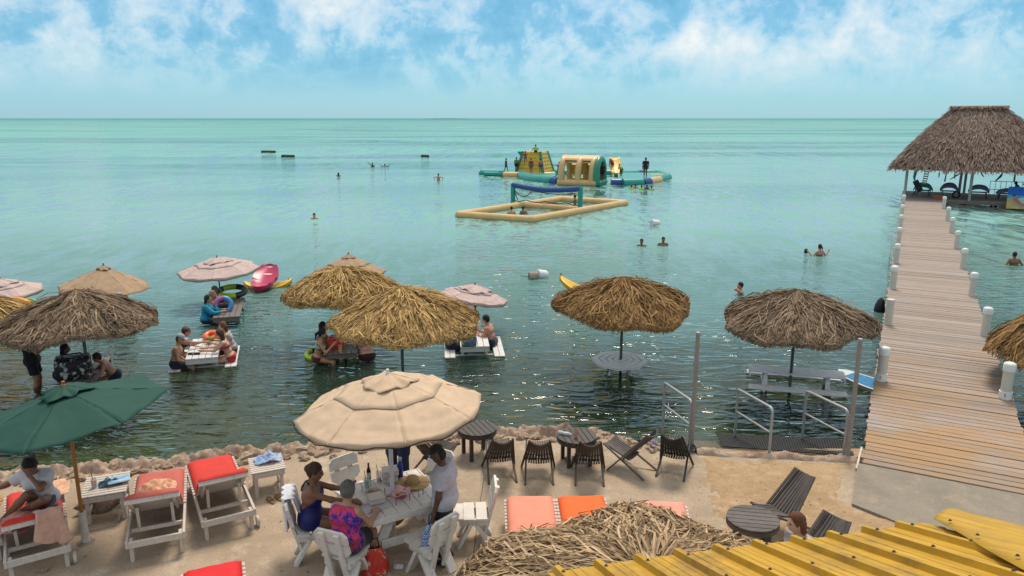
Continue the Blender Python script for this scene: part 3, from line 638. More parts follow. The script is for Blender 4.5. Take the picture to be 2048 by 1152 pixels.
# --- picnic table in the shallows; long axis +Y, base on the sea bed
def picnic_table(label, loc, rz, length, mat_, top_z=.33, dark=False, width=.78, bench=True, bdz=-.30, group='picnic tables in the shallows'):
    t = thing('picnic_table', label, 'table', loc, rz, group); nb = 5; bw = width / nb
    for i in range(nb): mb = MB(); mb.box((-width / 2 + bw * (i + .5), 0, top_z - .02 + rnd.uniform(-.002, .002)), (bw - .012, length + rnd.uniform(-.01, .01), .04), None, .005); mb.build('tabletop_plank', mat_, t)
    for sg in (-1, 1):
        y = sg * length * .32
        mb = MB(); mb.box((0, y, top_z - .075), (width * .96, .045, .07), None, .004); mb.build('top_support', mat_, t)
        if bench: mb = MB(); mb.box((0, y + .05 * sg, top_z + bdz - .06), (width + .85, .045, .10), None, .004); mb.build('cross_beam', mat_, t)
        for q in (-1, 1):
            mb = MB(); mb.bar((q * width * .28, y, top_z - .05), (q * width * .75, y, -.62), .05, .10, (0, 1, 0), .004); mb.build('leg', mat_, t)
        mb = MB(); mb.box((0, sg * (length / 2 - .03), top_z - .10), (width * .98, .03, .12), None, .004); mb.build('apron', mat_, t)
    if bench:
        for q in (-1, 1):
            for j in (0, 1): mb = MB(); mb.box((q * (width / 2 + .27 + (j - .5) * .145), 0, top_z + bdz), (.135, length, .04), None, .005); mb.build('bench_plank', mat_, t)
    return t
# --- wooden lounger: foot end towards +Y, backrest raised at -Y. returns prototype root
LW, LL = .70, 1.95
def lounger(label, loc, rz, cushion, back_deg=38, wheels='right', seat_cushion=True, group='white wooden sun loungers'):
    t = thing('sun_lounger', label, 'sun lounger', loc, rz, group); z = .34
    for q in (-1, 1): mb = MB(); mb.box((q * LW / 2, 0, z - .05), (.035, LL, .10), None, .004); mb.build('side_rail', white2, t)
    for y in (-LL / 2 + .017, LL / 2 - .017): mb = MB(); mb.box((0, y, z - .055), (LW - .037, .035, .09), None, .004); mb.build('end_rail', white2, t)
    for q in (-1, 1):
        for y in (-LL / 2 + .10, LL / 2 - .15): mb = MB(); mb.box((q * (LW / 2 - .045), y, (z - .02) / 2), (.05, .085, z - .02), None, .005); mb.build('leg', white2, t)
    for q in ((-1, 1) if wheels == 'both' else (1,) if wheels == 'right' else ()):
        mb = MB(); mb.lathe([(.0, -.02), (.075, -.02), (.08, -.012), (.08, .012), (.075, .02), (.0, .02)], 18, (q * (LW / 2 + .045), -LL / 2 + .12, .08), Matrix.Rotation(R(90), 3, 'Y')); mb.build('wheel', white2, t, smooth=40)
    mb = MB(); mb.box((0, -LL / 2 + .42, z - .07), (LW - .04, .04, .05), None, .004); mb.build('prop_rail', white2, t)
    hy = -.15; n_ = 12; sp_ = (LL / 2 - .04 - hy) / n_
    for i in range(n_): mb = MB(); mb.box((0, hy + sp_ * (i + .5), z + .010), (LW - .005 + .05, sp_ - .022, .02), None, .003); mb.build('slat', white2, t)
    br = MB(); ln = .74; ca, sa = math.cos(R(back_deg)), math.sin(R(back_deg)); bp_ = lambda x, s_, o_: Vector((x, hy - .02 - s_ * ca - o_ * sa, z + .01 + s_ * sa - o_ * ca))
    br = bpy.data.objects.new('backrest', None); C.objects.link(br); br.parent = t
    for q in (-1, 1): mb = MB(); mb.bar(bp_(q * (LW / 2 - .09), .0, .035), bp_(q * (LW / 2 - .09), ln, .035), .035, .05, (0, -sa, -ca), .003); mb.build('stile', white2, br)
    for i in range(8): mb = MB(); c = bp_(0, ln * (i + .5) / 8, 0); mb.box(c, (LW - .05, ln / 8 - .018, .02), Matrix.Rotation(R(-back_deg), 3, 'X'), .003); mb.build('slat', white2, br)
    mb = MB(); mb.box(bp_(0, ln + .015, .01), (LW - .02, .035, .075), Matrix.Rotation(R(-back_deg), 3, 'X'), .004); mb.build('head_rail', white2, br)
    for q in (-1, 1): mb = MB(); mb.bar(bp_(q * (LW / 2 - .135), ln * .72, .05), (q * (LW / 2 - .135), -LL / 2 + .42, z - .03), .03, .04, (1, 0, 0), .003); mb.build('prop', white2, br)
    if cushion is not None:
        cw, th = LW - .03, .085
        def cush(u, v, topside):
            s_ = -0.02 + u * (LL / 2 - .06 - hy + ln + .05); x = (v - .5) * cw; e = min(u, 1 - u, v * .35, (1 - v) * .35); rd = min(1, e / .035) ** .5
            o_ = (th * (.35 + .65 * rd) + .012 * mn.noise((x * 5, s_ * 3, loc[0])) + .006 * mn.noise((x * 14, s_ * 9, loc[0] + 3))) if topside else .0
            sb = ln + .03 - s_
            if sb > .06: return bp_(x, sb, -.015 - o_)
            if sb < -.06: return Vector((x, hy - sb, z + .022 + o_))
            k_ = (sb + .06) / .12; return bp_(x, .06, -.015 - o_) * k_ + Vector((x, hy + .06, z + .022 + o_)) * (1 - k_)
        mb = MB(); mb.grid(lambda u, v: cush(u, v, True), 44, 14); n0 = len(mb.v); mb.grid(lambda u, v: cush(u, 1 - v, False), 44, 14)
        for i in range(44):
            a, b = i * 15, (i + 1) * 15; mb.f.append((n0 + a + 14, n0 + b + 14, b, a)); mb.f.append((b + 14, n0 + b, n0 + a, a + 14)); mb.m += [0, 0]
        for j in range(14):
            mb.f.append((j, j + 1, n0 + 14 - j - 1, n0 + 14 - j)); a = 44 * 15; mb.f.append((a + j + 1, a + j, n0 + a + 14 - j, n0 + a + 14 - j - 1)); mb.m += [0, 0]
        mb.build('cushion', cushion, t, smooth=75)
    return t
# --- small slatted white side table
def side_table(label, loc, rz, lx=.55, ly=.62, z=.46, group='white slatted side tables'):
    t = thing('side_table', label, 'table', loc, rz, group); n_ = 9
    for i in range(n_): mb = MB(); mb.box((0, -ly / 2 + ly / n_ * (i + .5), z - .01), (lx, ly / n_ - .018, .02), None, .003); mb.build('slat', white2, t)
    for q in (-1, 1): mb = MB(); mb.box((q * (lx / 2 - .03), 0, z - .065), (.025, ly - .03, .085), None, .003); mb.build('side_rail', white2, t); mb = MB(); mb.box((0, q * (ly / 2 - .02), z - .066), (lx - .09, .025, .08), None, .003); mb.build('end_rail', white2, t)
    for q in (-1, 1):
        for y in (-1, 1): mb = MB(); mb.box((q * (lx / 2 - .07), y * (ly / 2 - .07), (z - .03) / 2), (.055, .055, z - .03), None, .004); mb.build('leg', white2, t)
    for q in (-1, 1): mb = MB(); mb.box((q * (lx / 2 - .07), 0, .12), (.03, ly - .2, .04), None, .003); mb.build('stretcher', white2, t)
    return t
# --- folding stick chair, seat opening towards +Y
def stick_chair(label, loc, rz, mat_, group='dark folding stick chairs', s=1.0):
    t = thing('stick_chair', label, 'chair', loc, rz, group); n_ = 11
    for i in range(n_):
        q = i / (n_ - 1) * 2 - 1; edge = abs(q) > .98; xt, xc = q * .16 * s, q * .25 * s
        top = Vector((xt, (-.40 - .06 * (1 - q * q)) * s, (.78 - .05 * (1 - q * q)) * s)); cr = Vector((xc, -.02 * s, .29 * s)); d = (cr - top)
        end = Vector((xc * 1.12, .26 * s, 0.012)) if edge else cr + d.normalized() * .05 * s
        mb = MB(); mb.bar(top, end, .034 * s, .026 * s, (0, 1, 1), .003); mb.build('back_stick', mat_, t)
        q2 = q * (1 - 1 / n_) ; xs = q2 * .225 * s; fr_ = Vector((xs * .95, .40 * s, (.40 + .03 * q * q) * s)); cr2 = Vector((xs, -.03 * s, (.285 - .03 * (1 - q * q)) * s))
        end = Vector((xs * 1.12, -.40 * s, .012)) if edge else cr2 + (cr2 - fr_).normalized() * .06 * s
        mb = MB(); mb.bar(fr_, end, .030 * s, .028 * s, (0, 0, 1), .003); mb.build('seat_stick', mat_, t)
    mb = MB(); mb.tube([(-.25 * s, -.02 * s, .29 * s), (.25 * s, -.02 * s, .29 * s)], .008, 6); mb.tube([(-.22 * s, -.16 * s, .45 * s), (0, -.20 * s, .43 * s), (.22 * s, -.16 * s, .45 * s)], .006, 6); mb.build('rope', pm('black_rope', (.012, .012, .012), .8), t, smooth=60)
    return t
def round_table(label, loc, rz, mat_, r_=.40, z=.58, group='dark round wooden tables'):
    t = thing('round_table', label, 'table', loc, rz, group); n_ = 7; w_ = 2 * r_ / n_
    for i in range(n_):
        x0, x1 = -r_ + w_ * i + .006, -r_ + w_ * (i + 1) - .006; poly = []
        for j in range(7): x = x0 + (x1 - x0) * j / 6; poly.append((x, math.sqrt(max(r_ * r_ - x * x, .002))))
        mb = MB(); mb.prism([(x, -y) for x, y in poly] + poly[::-1], .03, c=(0, 0, z - .03)); mb.build('plank', mat_, t)
    mb = MB(); mb.lathe([(r_ - .03, z - .09), (r_ + .004, z - .09), (r_ + .004, z - .036), (r_ - .03, z - .036), (r_ - .03, z - .09)], 36); mb.build('apron', mat_, t, smooth=40)
    for i in range(4):
        a = math.pi / 4 + i * math.pi / 2; mb = MB(); mb.box((r_ * .78 * math.cos(a), r_ * .78 * math.sin(a), (z - .04) / 2), (.06, .06, z - .04), None, .006); mb.build('leg', mat_, t)
    return t
# --- chunky white dining chair facing +Y
def dining_chair(label, loc, rz, group='white plank dining chairs'):
    t = thing('dining_chair', label, 'chair', loc, rz, group); c = .055
    def board(w_, h_): return [(-w_ / 2 + c, -h_ / 2), (w_ / 2 - c, -h_ / 2), (w_ / 2, -h_ / 2 + c), (w_ / 2, h_ / 2 - c * .2), (w_ / 2 - c * .2, h_ / 2), (-w_ / 2 + c * .2, h_ / 2), (-w_ / 2, h_ / 2 - c * .2), (-w_ / 2, -h_ / 2 + c)]
    lean = R(14); Mb = Matrix.Rotation(R(90) + lean, 3, 'X')
    for k_, zz in ((0, .62), (1, .815)):
        poly = board(.47, .175); poly = [(x, -y) for x, y in poly][::-1] if k_ else poly
        if k_: poly = [(x, y) for x, y in [(-.235, -.085), (.235, -.085), (.235, .03), (.18, .0875), (-.18, .0875), (-.235, .03)]]
        else: poly = [(x, y) for x, y in [(-.18, -.0875), (.18, -.0875), (.235, -.03), (.235, .085), (-.235, .085), (-.235, -.03)]]
        mb = MB(); mb.prism(poly, .035, Mb, (0, -.195 - (zz - .42) * math.tan(lean), zz)); mb.build('back_board', white, t)
    for q in (-1, 1):
        mb = MB(); a = Vector((q * .11, -.245 + .09, .10)); b = Vector((q * .11, -.245 - .47 * math.tan(lean), .87)); mb.bar(a, b, .075, .04, (0, 1, 0), .004); mb.build('back_post', white, t)
        mb = MB(); mb.bar((q * .17, .02, .36), (q * .17, .20, .0), .05, .13, (1, 0, 0), .004); mb.build('front_leg', white, t)
        mb = MB(); mb.bar((q * .17, -.05, .36), (q * .17, -.26, .0), .05, .13, (1, 0, 0), .004); mb.build('rear_leg', white, t)
        mb = MB(); mb.box((q * .17, -.02, .375), (.045, .40, .09), None, .004); mb.build('seat_rail', white, t)
    for y, w_, in ((-.13, .47), (.045, .47), (.20, .43)):
        poly = [(-w_ / 2, -.075), (w_ / 2, -.075), (w_ / 2, .045 if y > .1 else .075), (w_ / 2 - (.05 if y > .1 else 0), .075), (-w_ / 2 + (.05 if y > .1 else 0), .075), (-w_ / 2, .045 if y > .1 else .075)]
        if y <= .1: poly = poly[:3] + poly[5:]
        mb = MB(); mb.prism(poly, .035, None, (0, y, .421)); mb.build('seat_board', white, t)
    return t
def cloth_drape(name, label, cat, fn, mat_, nu=24, nv=24, group=None, solid=.008, loc=(0, 0, 0), rz=0):
    mb = MB(); mb.grid(fn, nu, nv); o = mb.build(name, mat_, None, loc, rz, 80, solid); return tag(o, label, cat, group)
# ------------------------------------------------------------------ pier
def wood(name, g1, g2, brown, amount, near=None):
    m = bpy.data.materials.new(name); m.use_nodes = True; n = m.node_tree.nodes; l = m.node_tree.links; b = n['Principled BSDF']; b.inputs['Roughness'].default_value = .8; b.inputs['Specular IOR Level'].default_value = .25
    geo = n.new('ShaderNodeNewGeometry'); mp = n.new('ShaderNodeMapping'); mp.inputs['Rotation'].default_value = (0, 0, R(27.9)); mp.inputs['Location'].default_value = (0, 0, 0); l.new(geo.outputs['Position'], mp.inputs[0])
    oi = n.new('ShaderNodeObjectInfo'); ad = n.new('ShaderNodeVectorMath'); ad.operation = 'ADD'; l.new(mp.outputs[0], ad.inputs[0]); cb = n.new('ShaderNodeCombineXYZ'); ml = n.new('ShaderNodeMath'); ml.operation = 'MULTIPLY'; ml.inputs[1].default_value = 37.0; l.new(oi.outputs['Random'], ml.inputs[0]); l.new(ml.outputs[0], cb.inputs[2]); l.new(cb.outputs[0], ad.inputs[1])
    def nz(vec, sc, st, det=6, ro=.65):
        m2 = n.new('ShaderNodeMapping'); m2.inputs['Scale'].default_value = st; l.new(vec, m2.inputs[0]); q = n.new('ShaderNodeTexNoise'); q.inputs['Scale'].default_value = sc; q.inputs['Detail'].default_value = det; q.inputs['Roughness'].default_value = ro; l.new(m2.outputs[0], q.inputs['Vector']); return q.outputs['Fac']
    def mr(v, a, b_, c=0, d=1): q = n.new('ShaderNodeMapRange'); l.new(v, q.inputs[0]); [setattr(q.inputs[i + 1], 'default_value', t) for i, t in enumerate((a, b_, c, d))]; return q.outputs[0]
    def mix(f, a, b_, mode='MIX'):
        q = n.new('ShaderNodeMix'); q.data_type = 'RGBA'; q.blend_type = mode
        for k_, v in ((0, f), (6, a), (7, b_)):
            if isinstance(v, tuple): q.inputs[k_].default_value = (*v, 1)
            elif isinstance(v, (int, float)): q.inputs[k_].default_value = v
            else: l.new(v, q.inputs[k_])
        return q.outputs[2]
    grain = nz(ad.outputs[0], 9, (.35, 7, 1)); c = mix(mr(grain, .35, .65), g1, g2)
    c = mix(mr(oi.outputs['Random'], 0, 1, 0, .6), c, tuple(x * .55 for x in g1))
    sp_ = n.new('ShaderNodeSeparateXYZ'); l.new(geo.outputs['Position'], sp_.inputs[0])
    patch = nz(mp.outputs[0], .55, (.8, 1, 1), 5); mm = n.new('ShaderNodeMath'); mm.operation = 'MULTIPLY'; l.new(mr(patch, .36, .60), mm.inputs[0])
    l.new(mr(sp_.outputs[1], 13, 19, 1.0, .22) if near else mr(sp_.outputs[1], 0, 1, 1, 1), mm.inputs[1]); m3 = n.new('ShaderNodeMath'); m3.operation = 'MULTIPLY'; m3.inputs[1].default_value = amount; l.new(mm.outputs[0], m3.inputs[0])
    c = mix(m3.outputs[0], c, mix(mr(grain, .3, .7), brown, tuple(x * 1.45 for x in brown)))
    l.new(c, b.inputs['Base Color']); bp = n.new('ShaderNodeBump'); bp.inputs['Strength'].default_value = .5; bp.inputs['Distance'].default_value = .01; l.new(grain, bp.inputs['Height']); l.new(bp.outputs[0], b.inputs['Normal']); MATS[name] = m; return m
m_pier = wood('pier_planks', (.27, .225, .200), (.40, .338, .305), (.29, .17, .08), .85, True)
m_oldwood = wood('old_timber', (.20, .165, .14), (.30, .25, .21), (.17, .10, .05), .5)
pt = thing('pier', 'long weathered plank pier running out to the thatched pavilion', 'pier', A, PRZ)
PL = 48.6; pitch = .19; npl = int(PL / pitch); pv = []
for k_ in range(5):
    mb = MB(); mb.box((PW / 2, 0, .0), (PW, pitch - .022, .04), None, .006); o = mb.build('plank', m_pier, pt); pv.append(o)
for i in range(npl):
    z = .045 + rnd.uniform(-.005, .005); lo = (rnd.uniform(-.03, .03), pitch * (i + .5), z); ro = (rnd.uniform(-.004, .004), rnd.uniform(-.0015, .0015), rnd.uniform(-.004, .004))
    if i < 5: pv[i].location = lo; pv[i].rotation_euler = ro
    else: inst(pv[i % 5], pt, lo, ro)
for x in (.12, PW / 2, PW - .12): mb = MB(); mb.box((x, PL / 2, -.07), (.07, PL, .18)); mb.build('beam', m_oldwood, pt)
for k_ in range(13):
    for x in (.12, PW - .12):
        mb = MB(); u = 1.2 + 3.9 * k_; mb.tube([(x, u, -2.3), (x, u, -.16)], .09, 10); mb.build('pile', m_oldwood, pt, smooth=60)
mb = MB(); mb.bar((-.06, -.25, .0), (-.03, .55, .06), .03, .10); mb.build('loose_board', white2, pt)
# bollards: pipe, cap and collar
m_pvc = pm('cream_pvc', (.55, .52, .45), .45, .08, 5, spec=.4, wear=((.35, .31, .24), .5)); m_pvcw = pm('white_pvc', (.70, .69, .66), .4, .06, 8)
ordn = ['first', 'second', 'third', 'fourth', 'fifth', 'sixth', 'seventh', 'eighth']
for side, v0 in (('sea-side left edge', .14), ('right edge', PW - .14)):
    for k_ in range(8):
        u = 4.65 + 5.2 * k_ + (1.3 if k_ == 7 else 0); nocap = (side[0] == 's' and k_ == 1)
        lab = 'cream pipe bollard without cap, second along the pier left edge' if nocap else 'white capped pipe bollard, %s from shore on the pier %s' % (ordn[k_], 'left edge' if side[0] == 's' else 'right edge')
        t = thing('bollard', lab, 'bollard', pier(u, v0, .066), PRZ, 'pipe bollards along the pier'); hh = .74
        mb = MB(); mb.lathe([(.0, 0), (.105, 0), (.105, hh), (.09, hh), (.0, hh - .02)], 20); mb.build('pipe', m_pvc, t, smooth=50)
        if not nocap: mb = MB(); mb.lathe([(.106, hh - .13), (.118, hh - .13), (.119, hh + .0), (.105, hh + .035), (.06, hh + .055), (0, hh + .06)], 20); mb.build('cap', m_pvcw, t, smooth=50)
        if k_ == 0: mb = MB(); mb.lathe([(.106, .0), (.124, .0), (.124, .16), (.106, .165)], 20); mb.build('collar', m_pvcw, t, smooth=50); mb = MB(); mb.box((-.02, -.125, .10), (.012, .01, .07)); mb.build('bolt_strap', pm('rust', (.12, .05, .025), .8), t)
# things tied along the pier's left edge
t = thing('boat_fender', 'black rubber fender hanging from the pier left edge', 'fender', pier(13.4, -.15, .0), PRZ); mb = MB(); mb.lathe([(.03, .05), (.10, -.02), (.17, -.2), (.19, -.38), (.12, -.46), (0, -.47)], 16); mb.build('body', pm('black_rubber', (.012, .012, .013), .5), t, smooth=60); mb = MB(); mb.tube([(0, 0, .05), (.1, 0, .07), (.2, 0, .07)], .012, 6); mb.build('rope', pm('black_rope', (.012, .012, .012), .8), t)
t = thing('ladder', 'small metal swim ladder on the pier left edge', 'ladder', pier(22.5, -.12, 0), PRZ)
for q in (-.22, .22): mb = MB(); mb.tube([(0, q, -.9), (0, q, .75), (.08, q, .85), (.2, q, .8)], .02, 8); mb.build('rail', m_wpole, t, smooth=60)
for k_ in range(5): mb = MB(); mb.tube([(0, -.22, -.7 + .3 * k_), (0, .22, -.7 + .3 * k_)], .016, 8); mb.build('rung', m_wpole, t, smooth=60)
t = thing('paddleboard', 'white and blue paddleboard floating against the pier', 'paddleboard', pier(5.1, .55, WZ + .06), PRZ + R(62))
def sup(u, v, z, k_=1.0): y = (u - .5) * 3.1; w_ = .40 * (1 - abs(2 * u - 1) ** 2.6) ** .5 * k_; return Vector(((v - .5) * 2 * w_, y, z + .10 * abs(2 * u - 1) ** 3))
mb = MB(); mb.grid(lambda u, v: sup(u, v, .06), 24, 6); mb.grid(lambda u, v: sup(u, 1 - v, -.05, .85), 24, 6); mb.grid(lambda u, v: sup(u, 0, .06).lerp(sup(u, 0, -.05, .85), v), 24, 2); mb.grid(lambda u, v: sup(u, 1, -.05, .85).lerp(sup(u, 1, .06), v), 24, 2); mb.build('hull', pm('white_gelcoat', (.62, .64, .65), .3, .06), t, smooth=60)
mb = MB(); mb.grid(lambda u, v: sup(.1 + .8 * u, v, .066, .8), 20, 6); mb.build('deck_pad', pm('blue_pad', (.02, .20, .42), .7, .2), t, smooth=60)
# ------------------------------------------------------------------ thatched pavilion at the end of the pier
pav = thing('pavilion', 'large open pavilion with tall grey thatched hip roof at pier end', 'pavilion', pier(48.6, 0, 0), PRZ)
DL, DW = 6.6, 8.6      # deck along u, across v
mb = MB(); mb.box((DW / 2, 0, .04), (DW, .17, .045), None, .004); o = mb.build('deck_plank', m_pier, pav); o.location = (0, .1, 0)
for i in range(1, int(DL / .19)): inst(o, pav, (rnd.uniform(-.02, .02), .1 + .19 * i, rnd.uniform(-.004, .004)))
mb = MB(); mb.box((DW / 2, -.02, -.08), (DW, .06, .20)); mb.build('fascia', m_oldwood, pav)
for y in (1.5, 3.3, 5, DL): mb = MB(); mb.box((DW / 2, y, -.08), (DW, .08, .18)); mb.build('beam', m_oldwood, pav)
for x in (.15, 2.9, 4.2, 6.2, 8.4):
    for y in (.1, 3.3, DL - .1): mb = MB(); mb.tube([(x, y, -2.4), (x, y, -.02)], .11, 10); mb.build('pile', m_oldwood, pav, smooth=60)
for a_, b_ in (((2.9, .0, -.15), (6.2, -.02, -.75)), ((4.2, -.03, -.45), (8.5, -.05, -.30)), ((2.7, .02, -.52), (5.0, .0, -.55)), ((6.2, .0, -.2), (8.5, -.02, -.7))): mb = MB(); mb.bar(a_, b_, .05, .15); mb.build('brace', m_oldwood, pav)
m_post = pm('painted_post', (.42, .38, .36), .7, .12, 6)
for x, y in ((.15, .12), (4.25, .12), (8.4, .12), (.15, DL - .12), (4.25, DL - .12), (8.4, DL - .12), (3.75, DL * .5)): mb = MB(); mb.tube([(x, y, .05), (x, y, 2.9)], .095, 12); mb.build('post', m_post, pav, smooth=60)
for y in (.12, DL - .12): mb = MB(); mb.box((DW / 2, y, 2.62), (DW + .6, .12, .16)); mb.build('eave_beam', m_oldwood, pav)
for x in (.15, 8.4): mb = MB(); mb.box((x, DL / 2, 2.6), (.12, DL, .15)); mb.build('eave_beam', m_oldwood, pav)
ov, ez, rzt = 1.0, 2.30, 6.55; x0, x1, y0, y1 = -.75, DW + ov, -ov, DL + ov; rx0, rx1, ry = 2.75, 5.85, DL / 2
def roofpt(face, u, v):        # u along the eave 0..1, v up the slope 0..1
    c = {'f': ((x0, y0), (x1, y0), (rx1, ry), (rx0, ry)), 'b': ((x1, y1), (x0, y1), (rx0, ry), (rx1, ry)), 'l': ((x0, y1), (x0, y0), (rx0, ry), (rx0, ry)), 'r': ((x1, y0), (x1, y1), (rx1, ry), (rx1, ry))}[face]
    vv = v ** 1.0; a = Vector(c[0]).lerp(Vector(c[1]), u); b = Vector(c[3]).lerp(Vector(c[2]), u); p = a.lerp(b, vv); bulge = .22 * math.sin(math.pi * v)
    return Vector((p.x, p.y, ez + (rzt - ez) * v + bulge))
for f_ in 'fblr': mb = MB(); mb.grid(lambda u, v: roofpt(f_, u, v) - Vector((0, 0, .12)), 10, 10); mb.build('roof_lining', m_under, pav, smooth=180)
rs = random.Random(5)
def roof_blade(q):
    f_ = q.choices('fblr', (5, 1.2, 3, 3))[0]; v0 = 1 - q.random() ** .62 if f_ in 'lr' else 1 - q.random() ** .8; u = q.random(); L_ = q.uniform(.45, .95); a = roofpt(f_, u, max(v0, .0)); dn = (roofpt(f_, u, 0) - roofpt(f_, u, 1)).normalized(); al = (roofpt(f_, 1, .0) - roofpt(f_, 0, .0)).normalized(); nr = al.cross(-dn).normalized(); d = (dn + al * q.gauss(0, .22)).normalized(); pts = []
    wild = q.random() < .04
    for i in range(4):
        tt = i / 3; p = a + d * L_ * tt + nr * (.02 + (.10 if not wild else .22) * tt + q.uniform(-.01, .02)); dz = ez - .05 - p.z
        if dz > 0: p = p - d * dz * .5
        pts.append(p)
    rl = q.gauss(0, .5); return pts, q.uniform(.03, .07), (al * math.cos(rl) + nr * math.sin(rl)).normalized()
v, f = strips(15000, roof_blade, rs)
def ridge_blade(q):
    x = q.uniform(rx0 - .25, rx1 + .25); sg = q.choice((-1, 1)); p0 = Vector((x, ry, rzt + .12)); d = Vector((q.gauss(0, .25), sg, q.uniform(-.9, .1))).normalized(); L_ = q.uniform(.3, .6); pts = [p0 + d * L_ * i / 3 - Vector((0, 0, .1 * (i / 3) ** 2)) for i in range(4)]; return pts, q.uniform(.03, .06), Vector((1, 0, 0))
v2, f2 = strips(900, ridge_blade, rs); o_ = len(v); v += v2; f += [tuple(i + o_ for i in x_) for x_ in f2]
me = bpy.data.meshes.new('thatch'); me.from_pydata([tuple(x_) for x_ in v], [], f); tag(finish(me, 'thatch', m_thatch('roof'), pav, smooth=0), kind='stuff')
mb = MB(); mb.tube([(rx0 - .3, ry, rzt + .03), (rx1 + .3, ry, rzt + .03)], .10, 10); mb.build('ridge_pole', m_oldwood, pav, smooth=60)
def PV(x, y, z=.066): return pav_M @ Vector((x, y, z))
pav_M = Matrix.Translation(pier(48.6, 0, 0)) @ Matrix.Rotation(PRZ, 4, 'Z')
# railing along the back right of the deck
t = thing('railing', 'thin dark metal railing at the back of the pavilion deck', 'railing', PV(5.9, DL - .1), PRZ)
for z in (.35, .98): mb = MB(); mb.tube([(0, 0, z), (2.5, 0, z)], .022, 8); mb.build('rail', m_pole, t, smooth=60)
for k_ in range(8): mb = MB(); mb.tube([(.03 + k_ * .345, 0, 0), (.03 + k_ * .345, 0, .98)], .016, 8); mb.build('baluster', m_pole, t, smooth=60)
# covered loungers and a massage chair on the deck
def covered_seat(label, x, y, rz, w_, hgt, col, legm, group='towel covered massage seats on the pavilion deck'):
    t = thing('covered_seat', label, 'seat', PV(x, y), PRZ + rz, group)
    mb = MB(); mb.grid(lambda u, v: Vector(((u - .5) * w_ * (1 + .1 * math.sin(3 * v)), (v - .5) * .75, .52 + hgt * 1.35 * (math.sin(math.pi * min(max(u, .02), .98)) ** .5) * (.55 + .45 * math.sin(math.pi * v) ** .5) + .04 * mn.noise((u * 3, v * 3, x)) - .12 * (abs(2 * u - 1) ** 6 + abs(2 * v - 1) ** 6))), 16, 12); mb.build('towel', fab('towel%d' % int(x * 10), col), t, smooth=80, solid=.02)
    for q in (-1, 1):
        for r_ in (-1, 1): mb = MB(); mb.bar((q * w_ * .36, r_ * .27, .45), (q * w_ * .42, r_ * .3, 0), .05, .05); mb.build('leg', legm, t)
    mb = MB(); mb.box((0, 0, .42), (w_ * .85, .6, .06)); mb.build('seat_frame', legm, t); return t
dkm = pm('dark_frame', (.03, .025, .022), .5)
covered_seat('seat draped in a teal towel with dark folding back at pavilion post', 1.35, 2.4, .2, 1.15, .36, (.03, .22, .22), dkm); covered_seat('rounded mauve towel covered seat, second from the pier side', 3.05, 2.6, 0, 1.1, .40, (.20, .14, .20), pm('tan_leg', (.35, .27, .2)))
covered_seat('lavender towel covered seat beside the central pavilion posts', 4.95, 2.6, 0, 1.25, .34, (.19, .18, .30), dkm); covered_seat('flat grey blue towel covered massage table near the seated person', 6.75, 2.3, 0, 1.4, .20, (.20, .22, .32), dkm)
t = thing('chair_back', 'dark tilted folding chair back leaning against the teal seat', 'chair', PV(.75, 2.0), PRZ); mb = MB(); mb.bar((0, 0, 1.15), (.45, 0, .35), .4, .06, (0, 1, 0)); mb.build('panel', dkm, t); mb = MB(); mb.bar((.25, .15, .7), (-.1, .2, 0), .04, .04); mb.bar((.25, -.15, .7), (-.1, -.2, 0), .04, .04); mb.build('prop', dkm, t); t.name = 'folding_chair'
t = thing('cooler_box', 'small green and orange crate at the pavilion deck edge', 'crate', PV(2.35, .35), PRZ)
mb = MB(); mb.box((0, 0, .16), (.6, .4, .32), None, .02); mb.build('body', pm('rust_orange', (.40, .10, .04), .6), t); mb = MB(); mb.box((0, 0, .40), (.64, .44, .16), None, .02); mb.build('lid', pm('dark_green_plastic', (.03, .13, .10), .5), t)
t = thing('wheel_tire', 'dark round tyre leaning under the mauve seat', 'tyre', PV(3.5, 1.7), PRZ); mb = MB(); mb.tube([(.22 * math.cos(a), 0, .24 + .22 * math.sin(a)) for a in [i * math.pi / 10 for i in range(20)]], .06, 8, True); mb.build('ring', pm('black_rubber', (.012, .012, .013)), t, smooth=180); t.name = 'old_tyre_ring'
def hanging(label, x, y, z, pts, r_, col, cat='snorkel gear'):
    t = thing('hanging_gear', label, cat, PV(x, y, z), PRZ, 'gear hanging under the pavilion eave'); mb = MB(); mb.tube([Vector(p) for p in pts], r_, 8, flat=.45); mb.build('body', pm('gear_%.2f' % sum(col), col, .5), t, smooth=60); mb = MB(); mb.tube([(0, 0, .0), (0, 0, .45)], .012, 5); mb.build('cord', pm('black_rope', (.012, .012, .012)), t); return t
teal = (.02, .14, .15); dk = (.03, .05, .055)
for k_, (x, L_, d) in enumerate(((2.2, .5, 0), (2.65, .75, -.05), (3.15, .55, .05), (3.65, .6, -.75), (4.7, .35, .25))): hanging('dark strap hanging from pavilion eave, %s from the pier post' % ordn[k_], x, .05, 2.2 - .1, [(0, 0, 0), (d * .5, 0, -L_ * .5), (d, 0, -L_)], [.05, .11, .04] if k_ != 1 else [.06, .09, .12], dk if k_ % 2 else (.03, .10, .10))
hanging('grey triangular fin hanging right of the central post', 6.05, .05, 2.1, [(0, 0, .1), (-.12, 0, -.25), (-.4, 0, -.6)], [.05, .18, .08], (.04, .09, .10)); hanging('slim teal fin hanging beside the triangular fin', 6.75, .05, 2.1, [(0, 0, .1), (0, 0, -.6)], [.12, .13], teal); hanging('fish shaped dark ornament hanging right under the eave', 7.35, .05, 2.1, [(0, 0, .05), (.05, 0, -.2), (.03, 0, -.5), (0, 0, -.62), (-.03, 0, -.8)], [.05, .16, .1, .03, .1], dk)
